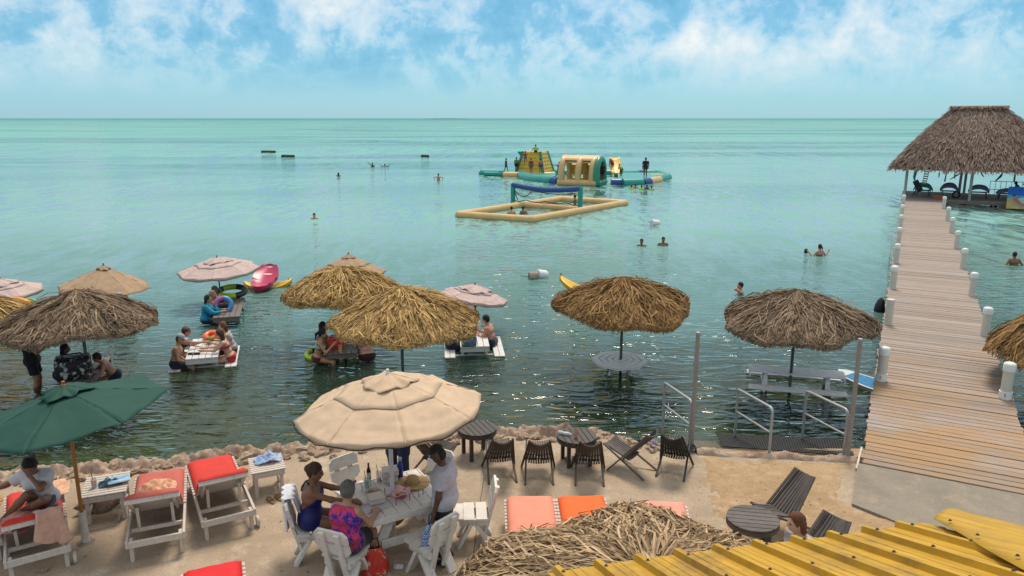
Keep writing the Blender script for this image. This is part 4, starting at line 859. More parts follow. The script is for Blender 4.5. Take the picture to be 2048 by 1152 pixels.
t = hanging('rolled blue hammock hanging inside the corner post', .75, .8, 2.35, [(0, 0, .1), (-.03, 0, -.3), (-.1, 0, -.8), (-.02, 0, -1.15)], [.12, .24, .2, .06], (.02, .19, .26), 'hammock'); t.name = 'hammock'
t = thing('shutter', 'cream slatted shutter hanging behind the blue hammock', 'shutter', PV(1.35, 1.2, .9), PRZ)
for k_ in range(9): mb = MB(); mb.bar((-.14 + .02 * k_, 0, .2 + .17 * k_), (.10 + .02 * k_, 0, .2 + .17 * k_), .03, .09); mb.build('slat', pm('cream_slat', (.45, .40, .30)), t)
for q in (-.14, .12): mb = MB(); mb.bar((q, .02, .1), (q + .18, .02, 1.8), .03, .04); mb.build('stile', pm('cream_slat', (.45, .40, .30)), t)
# painted sign: sky, sea, sand and a reclining figure in flat colour
t = thing('painted_sign', 'painted beach massage sign leaning at the front of pavilion deck', 'sign', PV(6.45, -.45, -.30), PRZ)
mb = MB(); mb.box((1.0, 0, .75), (2.0, .05, 1.5)); mb.build('board', pm('sign_sand', (.52, .36, .22), .6, .12, 3), t)
def flat_poly(name, pts, z_, col): mb = MB(); mb.prism(pts, .004, Matrix.Rotation(R(90), 3, 'X'), (0, -.026 - z_, 0)); return mb.build(name, pm('sign_' + name, col, .6, .25, 2.5), t, smooth=0)
flat_poly('painted_sky', [(.0, .95), (2.0, .85), (2.0, 1.5), (0, 1.5)], .0, (.012, .11, .46)); flat_poly('painted_sea', [(0, .75), (2.0, .68), (2.0, .85), (0, .95)], .0, (.03, .36, .55)); flat_poly('painted_dune', [(0, 0), (.9, 0), (.3, .32), (0, .5)], .0, (.60, .45, .16))
flat_poly('painted_towel', [(.55, .45), (2.0, .3), (2.0, .78), (1.0, .80), (.6, .7)], .005, (.62, .56, .54)); flat_poly('painted_figure', [(.28, .86), (.42, .93), (.55, .86), (.62, .66), (.95, .34), (1.3, .25), (1.3, .18), (.85, .22), (.45, .5), (.3, .7)], .010, (.42, .22, .15)); flat_poly('painted_hair', [(.25, .88), (.35, .98), (.5, .96), (.4, .86)], .015, (.03, .02, .02))
for q in (.1, 1.9): mb = MB(); mb.box((q, .06, .3), (.06, .07, 1.0)); mb.build('post', m_oldwood, t)
# ------------------------------------------------------------------ handrails, poles and the rubber mat at the water steps
m_steel = pm('galvanised_steel', (.34, .345, .34), .42, .18, 8, spec=.5, metal=.35, wear=((.26, .20, .15), .45))
for lab, px, py, tpx, tpy in (('tall bare metal pole behind the stick chairs', 1383, 893, 1391, 665), ('tall bare metal pole at the corner of the pier', 1695, 917, 1718, 678)):
    b = G(px, py); D_ = b.y; tz = CAMH + D_ * ((-_sp - (tpy - 576) / FPX * _cp) / (_cp - (tpy - 576) / FPX * _sp))
    t = thing('metal_pole', lab, 'pole', b, 0, 'tall poles on the shore'); mb = MB(); mb.tube([(0, 0, -.05), (0, 0, tz)], .038, 12); mb.build('tube', pm('brown_steel', (.26, .215, .195), .55, .15, 5, spec=.4), t, smooth=60); mb = MB(); mb.lathe([(0, .012), (.04, .006), (.042, -.03), (.038, -.03)], 12, (0, 0, tz)); mb.build('cap', m_steel, t, smooth=60); mb = MB(); mb.lathe([(.0, .01), (.10, .01), (.12, -.03)], 16); mb.build('footing', m_slab, t)
rd = Vector((-.12, 1, 0)).normalized()
for lab, b in (('steel handrail going down beside the left bare pole', G(1386, 893) + Vector((-.06, .05, 0))), ('middle steel handrail standing on the rubber mat', G(1538, 908)), ('steel handrail going down beside the right bare pole', G(1695, 915) + Vector((-.05, .05, 0)))):
    t = thing('handrail', lab, 'handrail', b, 0, 'steel handrails into the water'); hh = .86; e = Vector((-.22, 1.25, -.12)); pts = [Vector((0, 0, -.05)), Vector((0, 0, hh - .10))]
    for k_ in range(5): a = math.pi / 2 * k_ / 4; pts.append(Vector((0, 0, hh - .10)) + e.normalized() * .10 * (1 - math.cos(a)) + Vector((0, 0, .10 * math.sin(a))))
    top2 = e + Vector((0, 0, hh)); pts += [top2 - e.normalized() * .1, top2 + Vector((0, 0, -.01)), top2 + Vector((0, .02, -.1)), e + Vector((0, .02, -.9))]
    mb = MB(); mb.tube(pts, .026, 10); mb.build('frame_tube', m_steel, t, smooth=70); mb = MB(); mb.tube([Vector((0, 0, .40)), e + Vector((0, .02, .40))], .02, 10); mb.build('lower_rail', m_steel, t, smooth=60); mb = MB(); mb.lathe([(0, .02), (.09, .02), (.13, -.03)], 12); mb.build('footing', m_slab, t)
t = thing('rubber_mat', 'black perforated rubber mat on the ramp into the water', 'mat', (0, 0, 0)); c0, c1, c2, c3 = G(1432, 868, -.27), G(1700, 882, -.27), G(1708, 912, -.03), G(1446, 893, -.05); m_mat = pm('black_mat', (.022, .022, .024), .6, .3, 20); bl = lambda u, v: c3.lerp(c2, u).lerp(c0.lerp(c1, u), v)
for i in range(52): mb = MB(); mb.bar(bl((i + .5) / 52, 0), bl((i + .5) / 52, 1), .022, .02); mb.build('mat_strip', m_mat, t)
for i in range(13): mb = MB(); mb.bar(bl(0, i / 12) + Vector((0, 0, .006)), bl(1, i / 12) + Vector((0, 0, .006)), .02, .02); mb.build('cross_strip', m_mat, t)
mb = MB(); q = [G(1285, 868, -.30), G(1722, 872, -.62), G(1722, 915, -.06), G(1290, 893, -.05)]
mb.add([q[3], q[2], q[1] + Vector((0, .5, -.25)), q[0] + Vector((0, .5, -.25)), q[3] - Vector((0, 0, 1)), q[2] - Vector((0, 0, 1)), q[1] - Vector((0, -.5, 1)), q[0] - Vector((0, -.5, 1))], [(0, 1, 2, 3), (4, 7, 6, 5), (0, 4, 5, 1), (1, 5, 6, 2), (2, 6, 7, 3), (3, 7, 4, 0)]); tag(mb.build('concrete_ramp', concrete('wet_ramp', (.13, .12, .085), (.09, .088, .06), (.19, .16, .12), 1.5)), kind='structure')
# low broken kerb along the top of the ramp
mb = MB(); a, b = G(1392, 905), G(1712, 921)
mb.grid(lambda u, v: a.lerp(b, u) + Vector((0, (v - .5) * .24 + .05 * mn.noise((u * 8, 3, 0)), -.05 + .15 * (math.sin(math.pi * v) ** .6) * (.75 + .45 * mn.noise((u * 6, 0, 0))) + .03 * mn.noise((u * 40, v * 4, 0)))), 90, 10)
tag(mb.build('broken_kerb', m_rock, smooth=60), kind='structure')
# ------------------------------------------------------------------ yellow sheet roof below the camera
m_yel = pm('yellow_sheet', (.44, .25, .018), .55, .25, 2.5, (6, .5, 1), .0, spec=.3, wear=((.22, .13, .04), .8), wthr=(.53, .68))
ea, eb = G(1105, 1145, 2.6), G(1850, 1045, 2.6); ex = (eb - ea).normalized(); en = Vector((ex.y, -ex.x, 0)); RP = R(19)
rf = thing('sheet_roof', 'yellow ribbed metal roof in the lower right corner', 'roof', ea - ex * .03, math.atan2(ex.y, ex.x))
Mr = Matrix.Rotation(-RP, 3, 'X')      # local: x along eave, -y up the slope towards the building
RL = 3.0
def sheet(x0_, nrib, zoff):
    prof = []
    for i in range(nrib):
        xb = x0_ + i * .315
        prof += [(xb - .005, 0), (xb + .030, .0), (xb + .045, .045), (xb + .085, .045), (xb + .100, .0), (xb + .165, .0), (xb + .17, .006), (xb + .185, .006), (xb + .19, 0), (xb + .235, 0), (xb + .24, .006), (xb + .255, .006), (xb + .26, 0)]
    prof.append((x0_ + nrib * .315, 0)); mb = MB(); k_ = len(prof); vs = []
    for y in (0, -RL):
        for (x, z) in prof: vs.append(Mr @ Vector((x, y + .03 * math.sin(x * 2), z + zoff)))
    mb.add(vs, [(i, i + 1, k_ + i + 1, k_ + i) for i in range(k_ - 1)]); return mb
for k_, (r0_, nr_) in enumerate(((0, 3), (3, 3), (6, 4))):
    o = sheet(r0_ * .315, nr_, .002 * (k_ % 2)).build('roof_sheet', m_yel, rf, smooth=0, solid=.003)
for k_ in range(10):
    for y in (-.18, -.75, -1.4):
        mb = MB(); mb.lathe([(.0, .012), (.008, .012), (.009, .004), (.015, .003), (.015, 0)], 8, Mr @ Vector((k_ * .315 + .065, y, .047)), Mr); mb.build('screw', pm('dark_screw', (.06, .05, .04), .6), rf)
xr = 12 * .315
ro_ = ea - ex * .03; rz_ = math.atan2(ex.y, ex.x); Mw = Matrix.Rotation(rz_, 3, 'Z'); Rn = Mw @ Mr @ Vector((0, 0, 1))
def on_roof(px, py, h_):        # where the line of sight meets the roof plane, in roof coordinates, raised by h_
    d = Vector(((px - 1024) / FPX, _cp - (py - 576) / FPX * _sp, -_sp - (py - 576) / FPX * _cp)); o = Vector((0, 0, CAMH)); k_ = (ro_ - o).dot(Rn) / d.dot(Rn); return Mw.inverted() @ (o + d * k_ + Rn * h_ - ro_)
fl_ = [on_roof(1868, 1050, .052), on_roof(1912, 1022, .02), on_roof(2140, 1084, .02), on_roof(2140, 1212, .052)]
mb = MB(); mb.grid(lambda u, v: fl_[0].lerp(fl_[3], u).lerp(fl_[1].lerp(fl_[2], u), v) + Mr @ Vector((0, 0, .03 * (1 - abs(2 * v - 1)) + .004 * math.sin(9 * u + 3 * v))), 18, 4); mb.build('ridge_flashing', m_yel, rf, smooth=12, solid=.004)
for u in (.15, .4, .7): mb = MB(); mb.lathe([(.0, .012), (.008, .012), (.009, .004), (.015, .003), (.015, 0)], 8, fl_[0].lerp(fl_[3], u).lerp(fl_[1].lerp(fl_[2], u), .12) + Mr @ Vector((0, 0, .03)), Mr); mb.build('screw', pm('dark_screw', (.06, .05, .04)), rf)
sd_ = [fl_[1] - Vector((0, 0, .03)), on_roof(2160, 1040, 0) - Vector((0, 0, .55)), on_roof(2300, 1120, 0) - Vector((0, 0, .6)), fl_[2] - Vector((0, 0, .03))]
mb = MB(); mb.add(sd_, [(0, 1, 2, 3)]); mb.build('side_sheet', m_yel, rf, smooth=0, solid=.004)
for x in (.2, 1.6, 3.0):
    for y in (-.15, -1.6): mb = MB(); p = Mr @ Vector((x, y, -.06)); mb.box((p.x, p.y, (p.z - 2.6) / 2), (.1, .1, p.z + 2.6)); mb.build('post', m_oldwood, rf)
for y in (-.15, -1.6): mb = MB(); mb.box(Mr @ Vector((1.6, y, -.06)), (3.2, .06, .10), Mr); mb.build('purlin', m_oldwood, rf)
# ------------------------------------------------------------------ in the shallows: umbrellas, tables, people
def Zat(py, Y_): return CAMH + Y_ * ((-_sp - (py - 576) / FPX * _cp) / (_cp - (py - 576) / FPX * _sp))
def at(px, py, Y_):
    u = -(py - 576) / FPX; return Vector(((px - 1024) / FPX * Y_ / (_cp + u * _sp), Y_, Zat(py, Y_)))
def uw(px, py_apex, Y_): p = at(px, py_apex, Y_); return Vector((p.x, Y_, WZ - .45)), p.z
for lab, px, pya, Y_, rad, drop, tone, sd, kw in (
    ('grey brown thatched umbrella left of frame over the black cooler bag', 155, 588, 16.3, 1.66, .72, 'grey', 11, {}),
    ('golden thatched umbrella cut off by the left picture edge', -108, 585, 16.6, 1.62, .72, 'gold', 12, dict(n_=2600)),
    ('shaggy golden thatched umbrella behind the central one', 682, 540, 19.8, 1.62, .70, 'gold', 13, dict(messy=.16)),
    ('bright straw thatched umbrella in the centre, on a slim pole', 800, 582, 15.9, 1.66, .76, 'gold', 14, dict(lean=(.05, 0))),
    ('brown thatched umbrella over the grey octagonal table', 1247, 562, 17.6, 1.66, .72, 'mix', 15, dict(messy=.10)),
    ('thinning grey brown thatched umbrella over the long bench table', 1596, 588, 16.5, 1.66, .74, 'grey', 16, dict(messy=.05))):
    b, za = uw(px, pya, Y_); thatch_umbrella(lab, b, za, rad, drop, tone, sd, **kw)
b = pier(6.2, PW + 1.0, -1.0); thatch_umbrella('thatched umbrella cut off by the right edge, drooping over the pier', b, 1.85, 1.55, 1.15, 'mix', 17, n_=3600)
cream = pm('pink_cream_canvas', (.53, .40, .37), .85, .10, 7, bump=.1, bscale=80, trans=.12); tanc = pm('tan_canvas', (.40, .27, .17), .85, .12, 7, bump=.1, bscale=80, trans=.12)
for lab, px, pya, Y_, rad, drop, mat_, kw in (
    ('pale pink canvas umbrella with ruffled top over the far left table', 434, 517, 24.4, 1.34, .38, cream, dict(seed=21, flap=.36, tilt=(3, -2), cone=.7)),
    ('pale pink canvas umbrella with flapping vent behind the central thatch', 950, 572, 21.4, 1.06, .32, cream, dict(seed=22, tilt=(-4, 9), flap=.5, cone=.7)),
    ('pale pink canvas umbrella cut off by the left picture edge', 0, 560, 22.8, 1.18, .40, cream, dict(seed=23, tilt=(2, -3))),
    ('plain tan canvas umbrella standing behind the grey left thatch', 207, 533, 23.6, 1.42, .70, tanc, dict(seed=24, tier=False, valance=.0, flap=.16, tilt=(0, 3))),
    ('tan canvas umbrella peeking over the shaggy golden thatch', 697, 510, 26.2, 1.32, .62, tanc, dict(seed=25, valance=.03, flap=.2))):
    b, za = uw(px, pya, Y_); cloth_umbrella(lab, b, za, rad, drop, mat_, **kw)
# --- tables
wt = pm('wet_white_table', (.60, .58, .56), .5, .10, 8, (5, 1, 1), .15, wear=((.33, .28, .22), .7)); gt = pm('grey_plastic_table', (.74, .71, .70), .5, .08, 6); dt = pm('dark_wet_table', (.15, .125, .11), .55, .25, 8, (5, 1, 1))
TZ = WZ + .33
def table_at(label, near, far, mat_, ext=.0, **kw):
    a, b = G(*near, TZ), G(*far, TZ); c = (a + b) / 2; d = b - a; rz = math.atan2(-d.x, d.y)
    return picnic_table(label, (c.x, c.y, WZ), rz, d.length + ext, mat_, **kw), c, rz
t, cw, rw = table_at('white picnic table in the shallows with four people around it', (403, 716), (416, 676), wt)
t, cp_, rp_ = table_at('grey picnic table piled with swim rings under the pink umbrella', (452, 634), (466, 596), dt, bdz=-.40)
t, c1_, r1_ = table_at('wooden picnic table under the grey left thatch with cooler bag', (155, 764), (188, 716), dt, bdz=-.40)
t, c3_, r3_ = table_at('dark picnic table under the shaggy golden thatch', (684, 706), (694, 672), dt, bdz=-.40)
t, c4_, r4_ = table_at('white picnic table with a lone man behind the central thatch', (950, 693), (944, 655), wt)
t, c5_, r5_ = table_at('tan umbrella picnic table hidden behind the grey left thatch', (206, 640), (212, 606), dt)
# octagonal table
p = at(1240, 716, 17.6); t = thing('octagonal_table', 'grey octagonal picnic table standing in the water, empty', 'table', (p.x, 17.6, WZ), .2); R0 = .70
for j in range(4):
    ra, rb_ = R0 * (j + .16) / 4 if j else .05, R0 * (j + 1) / 4 - .006
    for i in range(8):
        a0, a1 = (i + .5) * math.pi / 4, (i + 1.5) * math.pi / 4; g = .004; pts = [Vector((ra * math.cos(a0), ra * math.sin(a0))), Vector((rb_ * math.cos(a0), rb_ * math.sin(a0))), Vector((rb_ * math.cos(a1), rb_ * math.sin(a1))), Vector((ra * math.cos(a1), ra * math.sin(a1)))]
        mb = MB(); mb.prism([(q.x, q.y) for q in pts], .035, c=(0, 0, .30)); mb.build('board', gt, t)
mb = MB(); mb.prism([(R0 * .99 * math.cos((i + .5) * math.pi / 4), R0 * .99 * math.sin((i + .5) * math.pi / 4)) for i in range(8)], .03, c=(0, 0, .265)); mb.build('under_frame', gt, t)
for i in range(4): a = i * math.pi / 2 + .5; mb = MB(); mb.bar((.25 * math.cos(a), .25 * math.sin(a), .27), (.55 * math.cos(a), .55 * math.sin(a), -.5), .06, .08); mb.build('leg', gt, t)
# long grey bench table: long axis across
a, b = G(1497, 736, TZ), G(1690, 752, TZ); c = (a + b) / 2; d = b - a
t = picnic_table('long grey picnic table with submerged bench under the thinning thatch', (c.x, c.y, WZ), math.atan2(-d.x, d.y), d.length, gt, top_z=.36, width=.52)
# --- cargo on the tables
def cooler(label, loc, rz, w_, d_, h_, mat_): t = thing('cooler_bag', label, 'bag', loc, rz); mb = MB(); mb.box((0, 0, h_ / 2), (w_, d_, h_), None, .04); mb.build('body', mat_, t, smooth=50); mb = MB(); mb.tube([(-w_ * .3, 0, h_), (-w_ * .25, 0, h_ + .09), (w_ * .25, 0, h_ + .09), (w_ * .3, 0, h_)], .015, 6); mb.build('handle', pm('black_rope', (.012, .012, .012)), t, smooth=60); mb = MB(); mb.box((0, 0, h_ + .012), (w_ * .96, d_ * .96, .03), None, .012); mb.build('lid', mat_, t, smooth=50); return t
flo = pm('black_floral_fabric', (.012, .012, .014), .6, 0, 16, wear=((.55, .53, .52), .95), det=2, wthr=(.54, .57)); navyf = fab('navy_bag', (.02, .035, .12))
b_ = G(150, 756, TZ); cooler('black cooler bag with white flower print on the left table', b_, r1_ + .1, .72, .40, .50, flo)
cooler('black tote bag on the near end of the swim ring table', G(441, 634, TZ - .2), rp_, .55, .3, .38, fab('black_tote', (.015, .015, .018))); cooler('blue patterned bag on the white table beside the lone man', G(938, 692, TZ), r4_, .40, .2, .26, pm('blue_pattern', (.04, .09, .16), .8, .0, 12, col2=(.18, .30, .36)))
cooler('white cooler box on the far end of the white table', G(950, 662, TZ), r4_, .3, .3, .28, white); cooler('bright red bag on the dark table under the golden thatch', G(672, 700, TZ - .05), r3_ + .3, .42, .3, .32, fab('red_bag', (.50, .04, .02)))
def ring(label, loc, rz, R_, r_, cols, tilt=0, cat='swim ring'):
    t = thing('swim_ring', label, cat, loc, rz, 'swim rings and floats'); M = Matrix.Rotation(R(tilt), 3, 'X')
    for k_, col in enumerate(cols):
        n_ = len(cols); pts = [M @ Vector((R_ * math.cos(a), R_ * math.sin(a), 0)) for a in [2 * math.pi * (k_ + i / 10) / n_ for i in range(11)]]; mb = MB(); mb.tube(pts, r_, 10); mb.build('segment', pm('vinyl_%.2f_%.2f_%.2f' % col, col, .35, .1, 6, spec=.5), t, smooth=70)
    return t
ring('blue and pink printed swim ring standing on the far left table', G(448, 622, TZ) + Vector((0, 0, .19)), rp_, .22, .085, [(.05, .20, .42), (.35, .10, .30), (.06, .30, .35), (.08, .22, .5)], 65)
ring('black and lime swim ring lying on the far end of the table', G(465, 592, TZ) + Vector((0, 0, .16)), rp_, .42, .10, [(.015, .015, .015), (.45, .60, .02), (.015, .015, .015), (.45, .60, .02), (.015, .015, .015)], 10)
ring('lime green and black float beside the two women at the dark table', W(634, 713) + Vector((0, 0, .06)), .3, .26, .07, [(.015, .015, .015), (.50, .68, .02), (.50, .68, .02)], 8)
ring('orange swim ring at the far end of the white table', G(424, 678, TZ) + Vector((0, 0, .09)), 0, .16, .08, [(.75, .13, .02), (.70, .10, .02)], 15)
t = thing('coconut', 'green cut coconut on the white picnic table', 'coconut', G(420, 687, TZ)); mb = MB(); mb.lathe([(0, 0), (.07, .01), (.11, .07), (.11, .13), (.08, .18), (.055, .185), (0, .17)], 16); mb.build('husk', pm('coconut_husk', (.16, .17, .03), .6, .3), t, smooth=70); mb = MB(); mb.tube([(0, 0, .15), (.03, .02, .30)], .006, 6); mb.build('straw', pm('black_rope', (.012, .012, .012)), t)
t = thing('sunglasses_case', 'slim black case on the near end of the white table', 'case', G(388, 709, TZ), .1); mb = MB(); mb.box((0, 0, .025), (.30, .09, .05), None, .02); mb.build('shell', pm('black_plastic', (.012, .012, .013), .4), t); mb = MB(); mb.box((0, -.046, .03), (.05, .006, .02)); mb.build('clasp', m_steel, t)
t = thing('plastic_cup', 'yellow cup on the dark table beside the red bag', 'cup', G(681, 706, TZ - .02)); mb = MB(); mb.lathe([(0, 0), (.035, 0), (.045, .15), (.04, .15), (.03, .01)], 12); mb.build('cup', pm('yellow_plastic', (.55, .42, .12), .4), t, smooth=60); mb = MB(); mb.tube([(0, 0, .02), (.03, 0, .21)], .005, 6); mb.build('straw', white, t)
# --- seated people: on the bench of a table, facing it
def seat_pos(c, rz, side, y): v = Matrix.Rotation(rz, 3, 'Z') @ Vector((side * .66, y, 0)); return Vector((c.x + v.x, c.y + v.y, WZ + .05)), rz + (math.pi / 2 if side > 0 else -math.pi / 2)
def sit(label, c, rz, side, y, drz=0, **kw):
    p, f_ = seat_pos(c, rz, side, y); d = dict(pel=(0, 0, .10), lean=16, fl=(-.12, .40, -.40), fr=(.12, .40, -.40), hl=(-.14, .50, .36), hr=(.14, .50, .36), h=.02); d.update(kw); return person(label, p, f_ + drz, **d)
navy = (.012, .016, .035); blk = (.012, .012, .014); GW = 'people at the picnic tables'
sit('shirtless man in grey cap and dark trunks on the near left bench', cw, rw, -1, -.62, style='cap', capcol=(.30, .31, .36), sk='tan', wear=(('shorts', navy),), hl=(-.16, .22, .12), hr=(.16, .34, .14), lean=12, w=1.08, group=GW, h=.016, head=(15, -10))
sit('woman in dark cap and black bikini reaching over the white table', cw, rw, -1, .10, style='cap', capcol=(.10, .09, .085), fem=True, sk='red', wear=(('bra', blk), ('brief', blk)), hr=(.02, .72, .40), hl=(-.1, .48, .36), lean=20, group=GW, h=.016)
sit('long haired woman in red bikini on the near right bench', cw, rw, 1, -.45, fem=True, style='long', hair='brown', sk='fair', wear=(('bra', (.42, .02, .025)), ('brief', (.42, .02, .025))), lean=20, hl=(-.1, .62, .36), hr=(.14, .60, .36), group=GW, h=.016)
sit('red haired person in pale top on the far right bench', cw, rw, 1, .25, fem=True, style='bob', hair='auburn', sk='fair', wear=(('tank', (.40, .36, .36)), ('shorts', navy)), group=GW, h=.016)
sit('woman in blue green rash shirt with back to the camera', cp_, rp_, -1, -.75, fem=True, style='bob', hair='black', sk='tan', wear=(('rash', pm('rash_blue', (.01, .13, .36), .7, 0, 1.1, col2=(.01, .27, .30))), ('shorts', navy)), lean=10, group=GW)
sit('sun tanned woman in the middle of the far left bench', cp_, rp_, -1, -.10, fem=True, style='bob', hair='blond', sk='red', wear=(('bra', blk), ('shorts', navy)), hr=(.0, .35, .55), group=GW)
sit('man in dark cap at the far end of the swim ring table', cp_, rp_, -1, .55, style='cap', capcol=(.05, .06, .08), sk='brown', wear=(('shorts', navy),), group=GW)
p, J, hc = person('person in black shirt and shorts standing at the left thatch', (*W(72, 772)[:2], WZ), R(-75), pel=(0, 0, .62), hl=(-.1, .42, 1.0), hr=(.14, .40, 1.0), sk='tan', hair='black', wear=(('tee', blk), ('shorts', (.012, .010, .018))), w=1.15, h=.017)
sit('shirtless boy leaning on the left table, back bent', c1_, r1_, 1, -.10, sk='red', hair='brown', lean=38, hl=(-.22, .50, .34), hr=(.05, .60, .36), wear=(('trunks', navy),), s=.92, group=GW, h=.016, drz=.15)
sit('dark haired person hidden behind the cooler bag table', c1_, r1_, -1, .35, fem=True, style='long', hair='black', sk='brown', wear=(('tank', (.05, .04, .05)), ('shorts', navy)), group=GW)
sit('person in grey cap peeking over the grey thatch', c5_, r5_, 1, -.2, style='cap', capcol=(.30, .30, .32), sk='tan', wear=(('tee', (.2, .2, .22)), ('shorts', navy)), h=.03, group=GW)
sit('dark haired person peeking over the grey thatch', c5_, r5_, 1, .6, style='bob', hair='black', sk='brown', fem=True, wear=(('tee', (.1, .1, .12)), ('shorts', navy)), h=.03, group=GW)
p = at(47, 600, 21.6); person('dark haired swimmer between the two thatches at left edge', (p.x, p.y, WZ), 1.2, pel=(0, 0, -.10), fem=True, style='long', hair='black', sk='brown', wear=(('bra', blk),), h=.028)
sit('woman in mint bikini seated at the dark table', c3_, r3_, -1, -.55, fem=True, style='pony', hair='black', sk='tan', wear=(('bra', (.30, .52, .42)), ('brief', (.10, .02, .02))), lean=14, hr=(.1, .42, .45), group=GW, h=.017)
sit('dark skinned person behind the woman in mint bikini', c3_, r3_, -1, .10, fem=True, style='bob', hair='black', sk='brown', wear=(('swimsuit', blk),), lean=8, group=GW, h=.02)
p, J, hc = person('bather with bare back and dark red trunks at the dark table', (*W(735, 722)[:2], WZ), R(28), pel=(0, 0, .12), sk='red', hair='brown', wear=(('brief', (.03, .012, .012)),), lean=18, hl=(-.1, .45, .45), hr=(.18, .42, .45), fem=True, w=1.12, h=.017)
p, J, hc = person('shirtless man with short dark hair beside the white far table', (*W(985, 694)[:2], WZ), R(70), pel=(0, 0, .13), sk='red', hair='black', lean=16, hl=(-.12, .40, .40), hr=(.10, .45, .40), wear=(('trunks', navy),), w=1.05, h=.018)
sit('person under the central thatch sitting opposite the lone man', c4_, r4_, -1, -.1, fem=True, style='bob', hair='black', sk='brown', wear=(('tank', (.2, .1, .1)), ('shorts', navy)), group=GW)
# --- swimmers
def swim(label, px, py, depth=.42, rz=0, **kw):
    d = dict(pel=(0, 0, -depth), h=.03, hl=(-.35, .15, -.12), hr=(.35, .15, -.12), style='short', hair='black', group='swimmers in the sea'); d.update(kw); p = W(px, py); return person(label, p, rz, **d)
swim('swimmer holding a hand to his face near the brown thatch', 1481, 588, .36, R(80), hl=(-.02, .16, .22), ep={-1: (-1, .2, 0)}, sk='red', h=.02, hair='black')
swim('bather with both arms raised near the pier', 1639, 511, .27, R(15), hl=(-.50, .12, .14), hr=(.52, .08, .16), ep={-1: (-.3, 0, -1), 1: (.3, 0, -1)}, sk='red', hair='black', style='pony', wear=(('bra', (.25, .2, .2)),), fem=True)
swim('dark head of a swimmer beside the bather with raised arms', 1612, 506, .60, 0, sk='brown', hair='black')
swim('dark haired man seen from behind right of the pier', 2027, 530, .22, R(-10), sk='brown', hair='black', w=1.1, h=.022)
swim('left one of the two swimmers near the small white buoy', 1283, 492, .43, R(160), sk='brown'); swim('right one of the two swimmers near the small white buoy', 1326, 491, .36, R(180), sk='brown')
swim('lone swimmer in open water left of the volleyball court', 629, 438, .42, R(170), sk='tan'); swim('dark haired swimmer far out, low in the water', 677, 352, .42, 0, hair='black', style='long', sk='dark'); swim('far swimmer waving one arm', 745, 333, .30, 0, hl=(-.55, .0, .55), ep={-1: (0, 0, -1)}, sk='dark', h=.04); swim('far swimmer with both forearms up', 770, 333, .45, 0, hl=(-.6, .1, .25), hr=(.6, .1, .25), sk='dark', h=.04); swim('far swimmer with hands on hips seen from behind', 877, 359, .18, 0, hl=(-.38, -.02, -.02), hr=(.38, -.02, -.02), ep={-1: (-1, 0, 0), 1: (1, 0, 0)}, sk='red', h=.035)
# --- kayaks and floats
def hull(t, length, wid, dep, mat_, name='hull', rocker=.22, deck=None, cockpit=True):
    def sec(u): e = abs(2 * u - 1); return wid / 2 * (1 - e ** 2.4) ** .6, dep * (1 - .25 * e ** 3), rocker * e ** 2.2
    def f_(u, v):
        w_, d_, r_ = sec(u); a = math.pi * v; return Vector((-w_ * math.cos(a), (u - .5) * length, r_ - d_ * .8 * math.sin(a) ** .7 + (0)))
    def g_(u, v):
        w_, d_, r_ = sec(u); x = (2 * v - 1); well = (.16 * max(0, 1 - (abs(2 * u - 1) / .75) ** 4) * max(0, 1 - (abs(x) / .78) ** 4)) if cockpit else 0; return Vector((x * w_, (u - .5) * length, r_ + .05 * (1 - x * x) - well))
    mb = MB(); mb.grid(lambda u, v: f_(u, 1 - v), 30, 12); mb.grid(g_, 30, 12); return mb.build(name, mat_, t, smooth=50)
m_mag = pm('magenta_plastic', (.40, .012, .075), .32, .12, 4, spec=.5); m_yk = pm('yellow_kayak_plastic', (.72, .40, .012), .35, .1, 4, spec=.5)
kp_ = W(528, 577); t = thing('pedal_float', 'magenta floating lounger with raised scooped back on the water', 'float', kp_ + Vector((0, 0, .16)), R(2))
def mg(u, v):
    x = (2 * v - 1); w_ = .36 * (1 - abs(2 * u - 1) ** 3.2) ** .5 * (1.15 if u > .5 else 1.0) * (1 + .12 * math.sin(3.14 * u)); y = (u - .42) * 1.75; z = .02 + .92 * max(0, u - .35) ** 1.35 + .10 * x * x * (1.2 if .15 < u < .95 else .6); return Vector((x * w_, y, z))
mb = MB(); mb.grid(mg, 30, 12); mb.grid(lambda u, v: mg(u, 1 - v) - Vector((0, 0, .20 * (1 - abs(1 - 2 * v) ** 4 * .5))), 30, 12); mb.grid(lambda u, v: mg(u, 0) - Vector((0, 0, .10 * v)), 30, 2); mb.grid(lambda u, v: mg(u, 1) - Vector((0, 0, .10 * (1 - v))), 30, 2); mb.build('shell', m_mag, t, smooth=60)
mb = MB(); mb.prism([(.22 * math.cos(a), .045 * math.sin(a)) for a in [i * math.pi / 8 for i in range(16)]], .01, Matrix.Rotation(R(35), 3, 'X'), mg(.72, .5) + Vector((0, 0, .012))); mb.build('grip_slot', pm('pale_pink_plastic', (.75, .5, .52), .4), t); mb = MB(); mb.prism([(.09 * math.cos(a), .035 * math.sin(a)) for a in [i * math.pi / 6 for i in range(12)]], .01, Matrix.Rotation(R(40), 3, 'X'), mg(.93, .55) + Vector((0, 0, .012))); mb.build('handle_slot', pm('pale_pink_plastic', (.75, .5, .52), .4), t)
t = thing('kayak', 'yellow kayak lying across under the magenta float', 'kayak', kp_ + Vector((.05, .35, .02)), R(-72), 'kayaks'); hull(t, 1.75, .85, .30, m_yk, rocker=.22)
mb = MB(); mb.lathe([(0, .0), (.03, 0), (.03, .03), (0, .035)], 10, (0, .75, .2)); mb.build('plug', pm('black_plastic', (.012, .012, .013)), t)
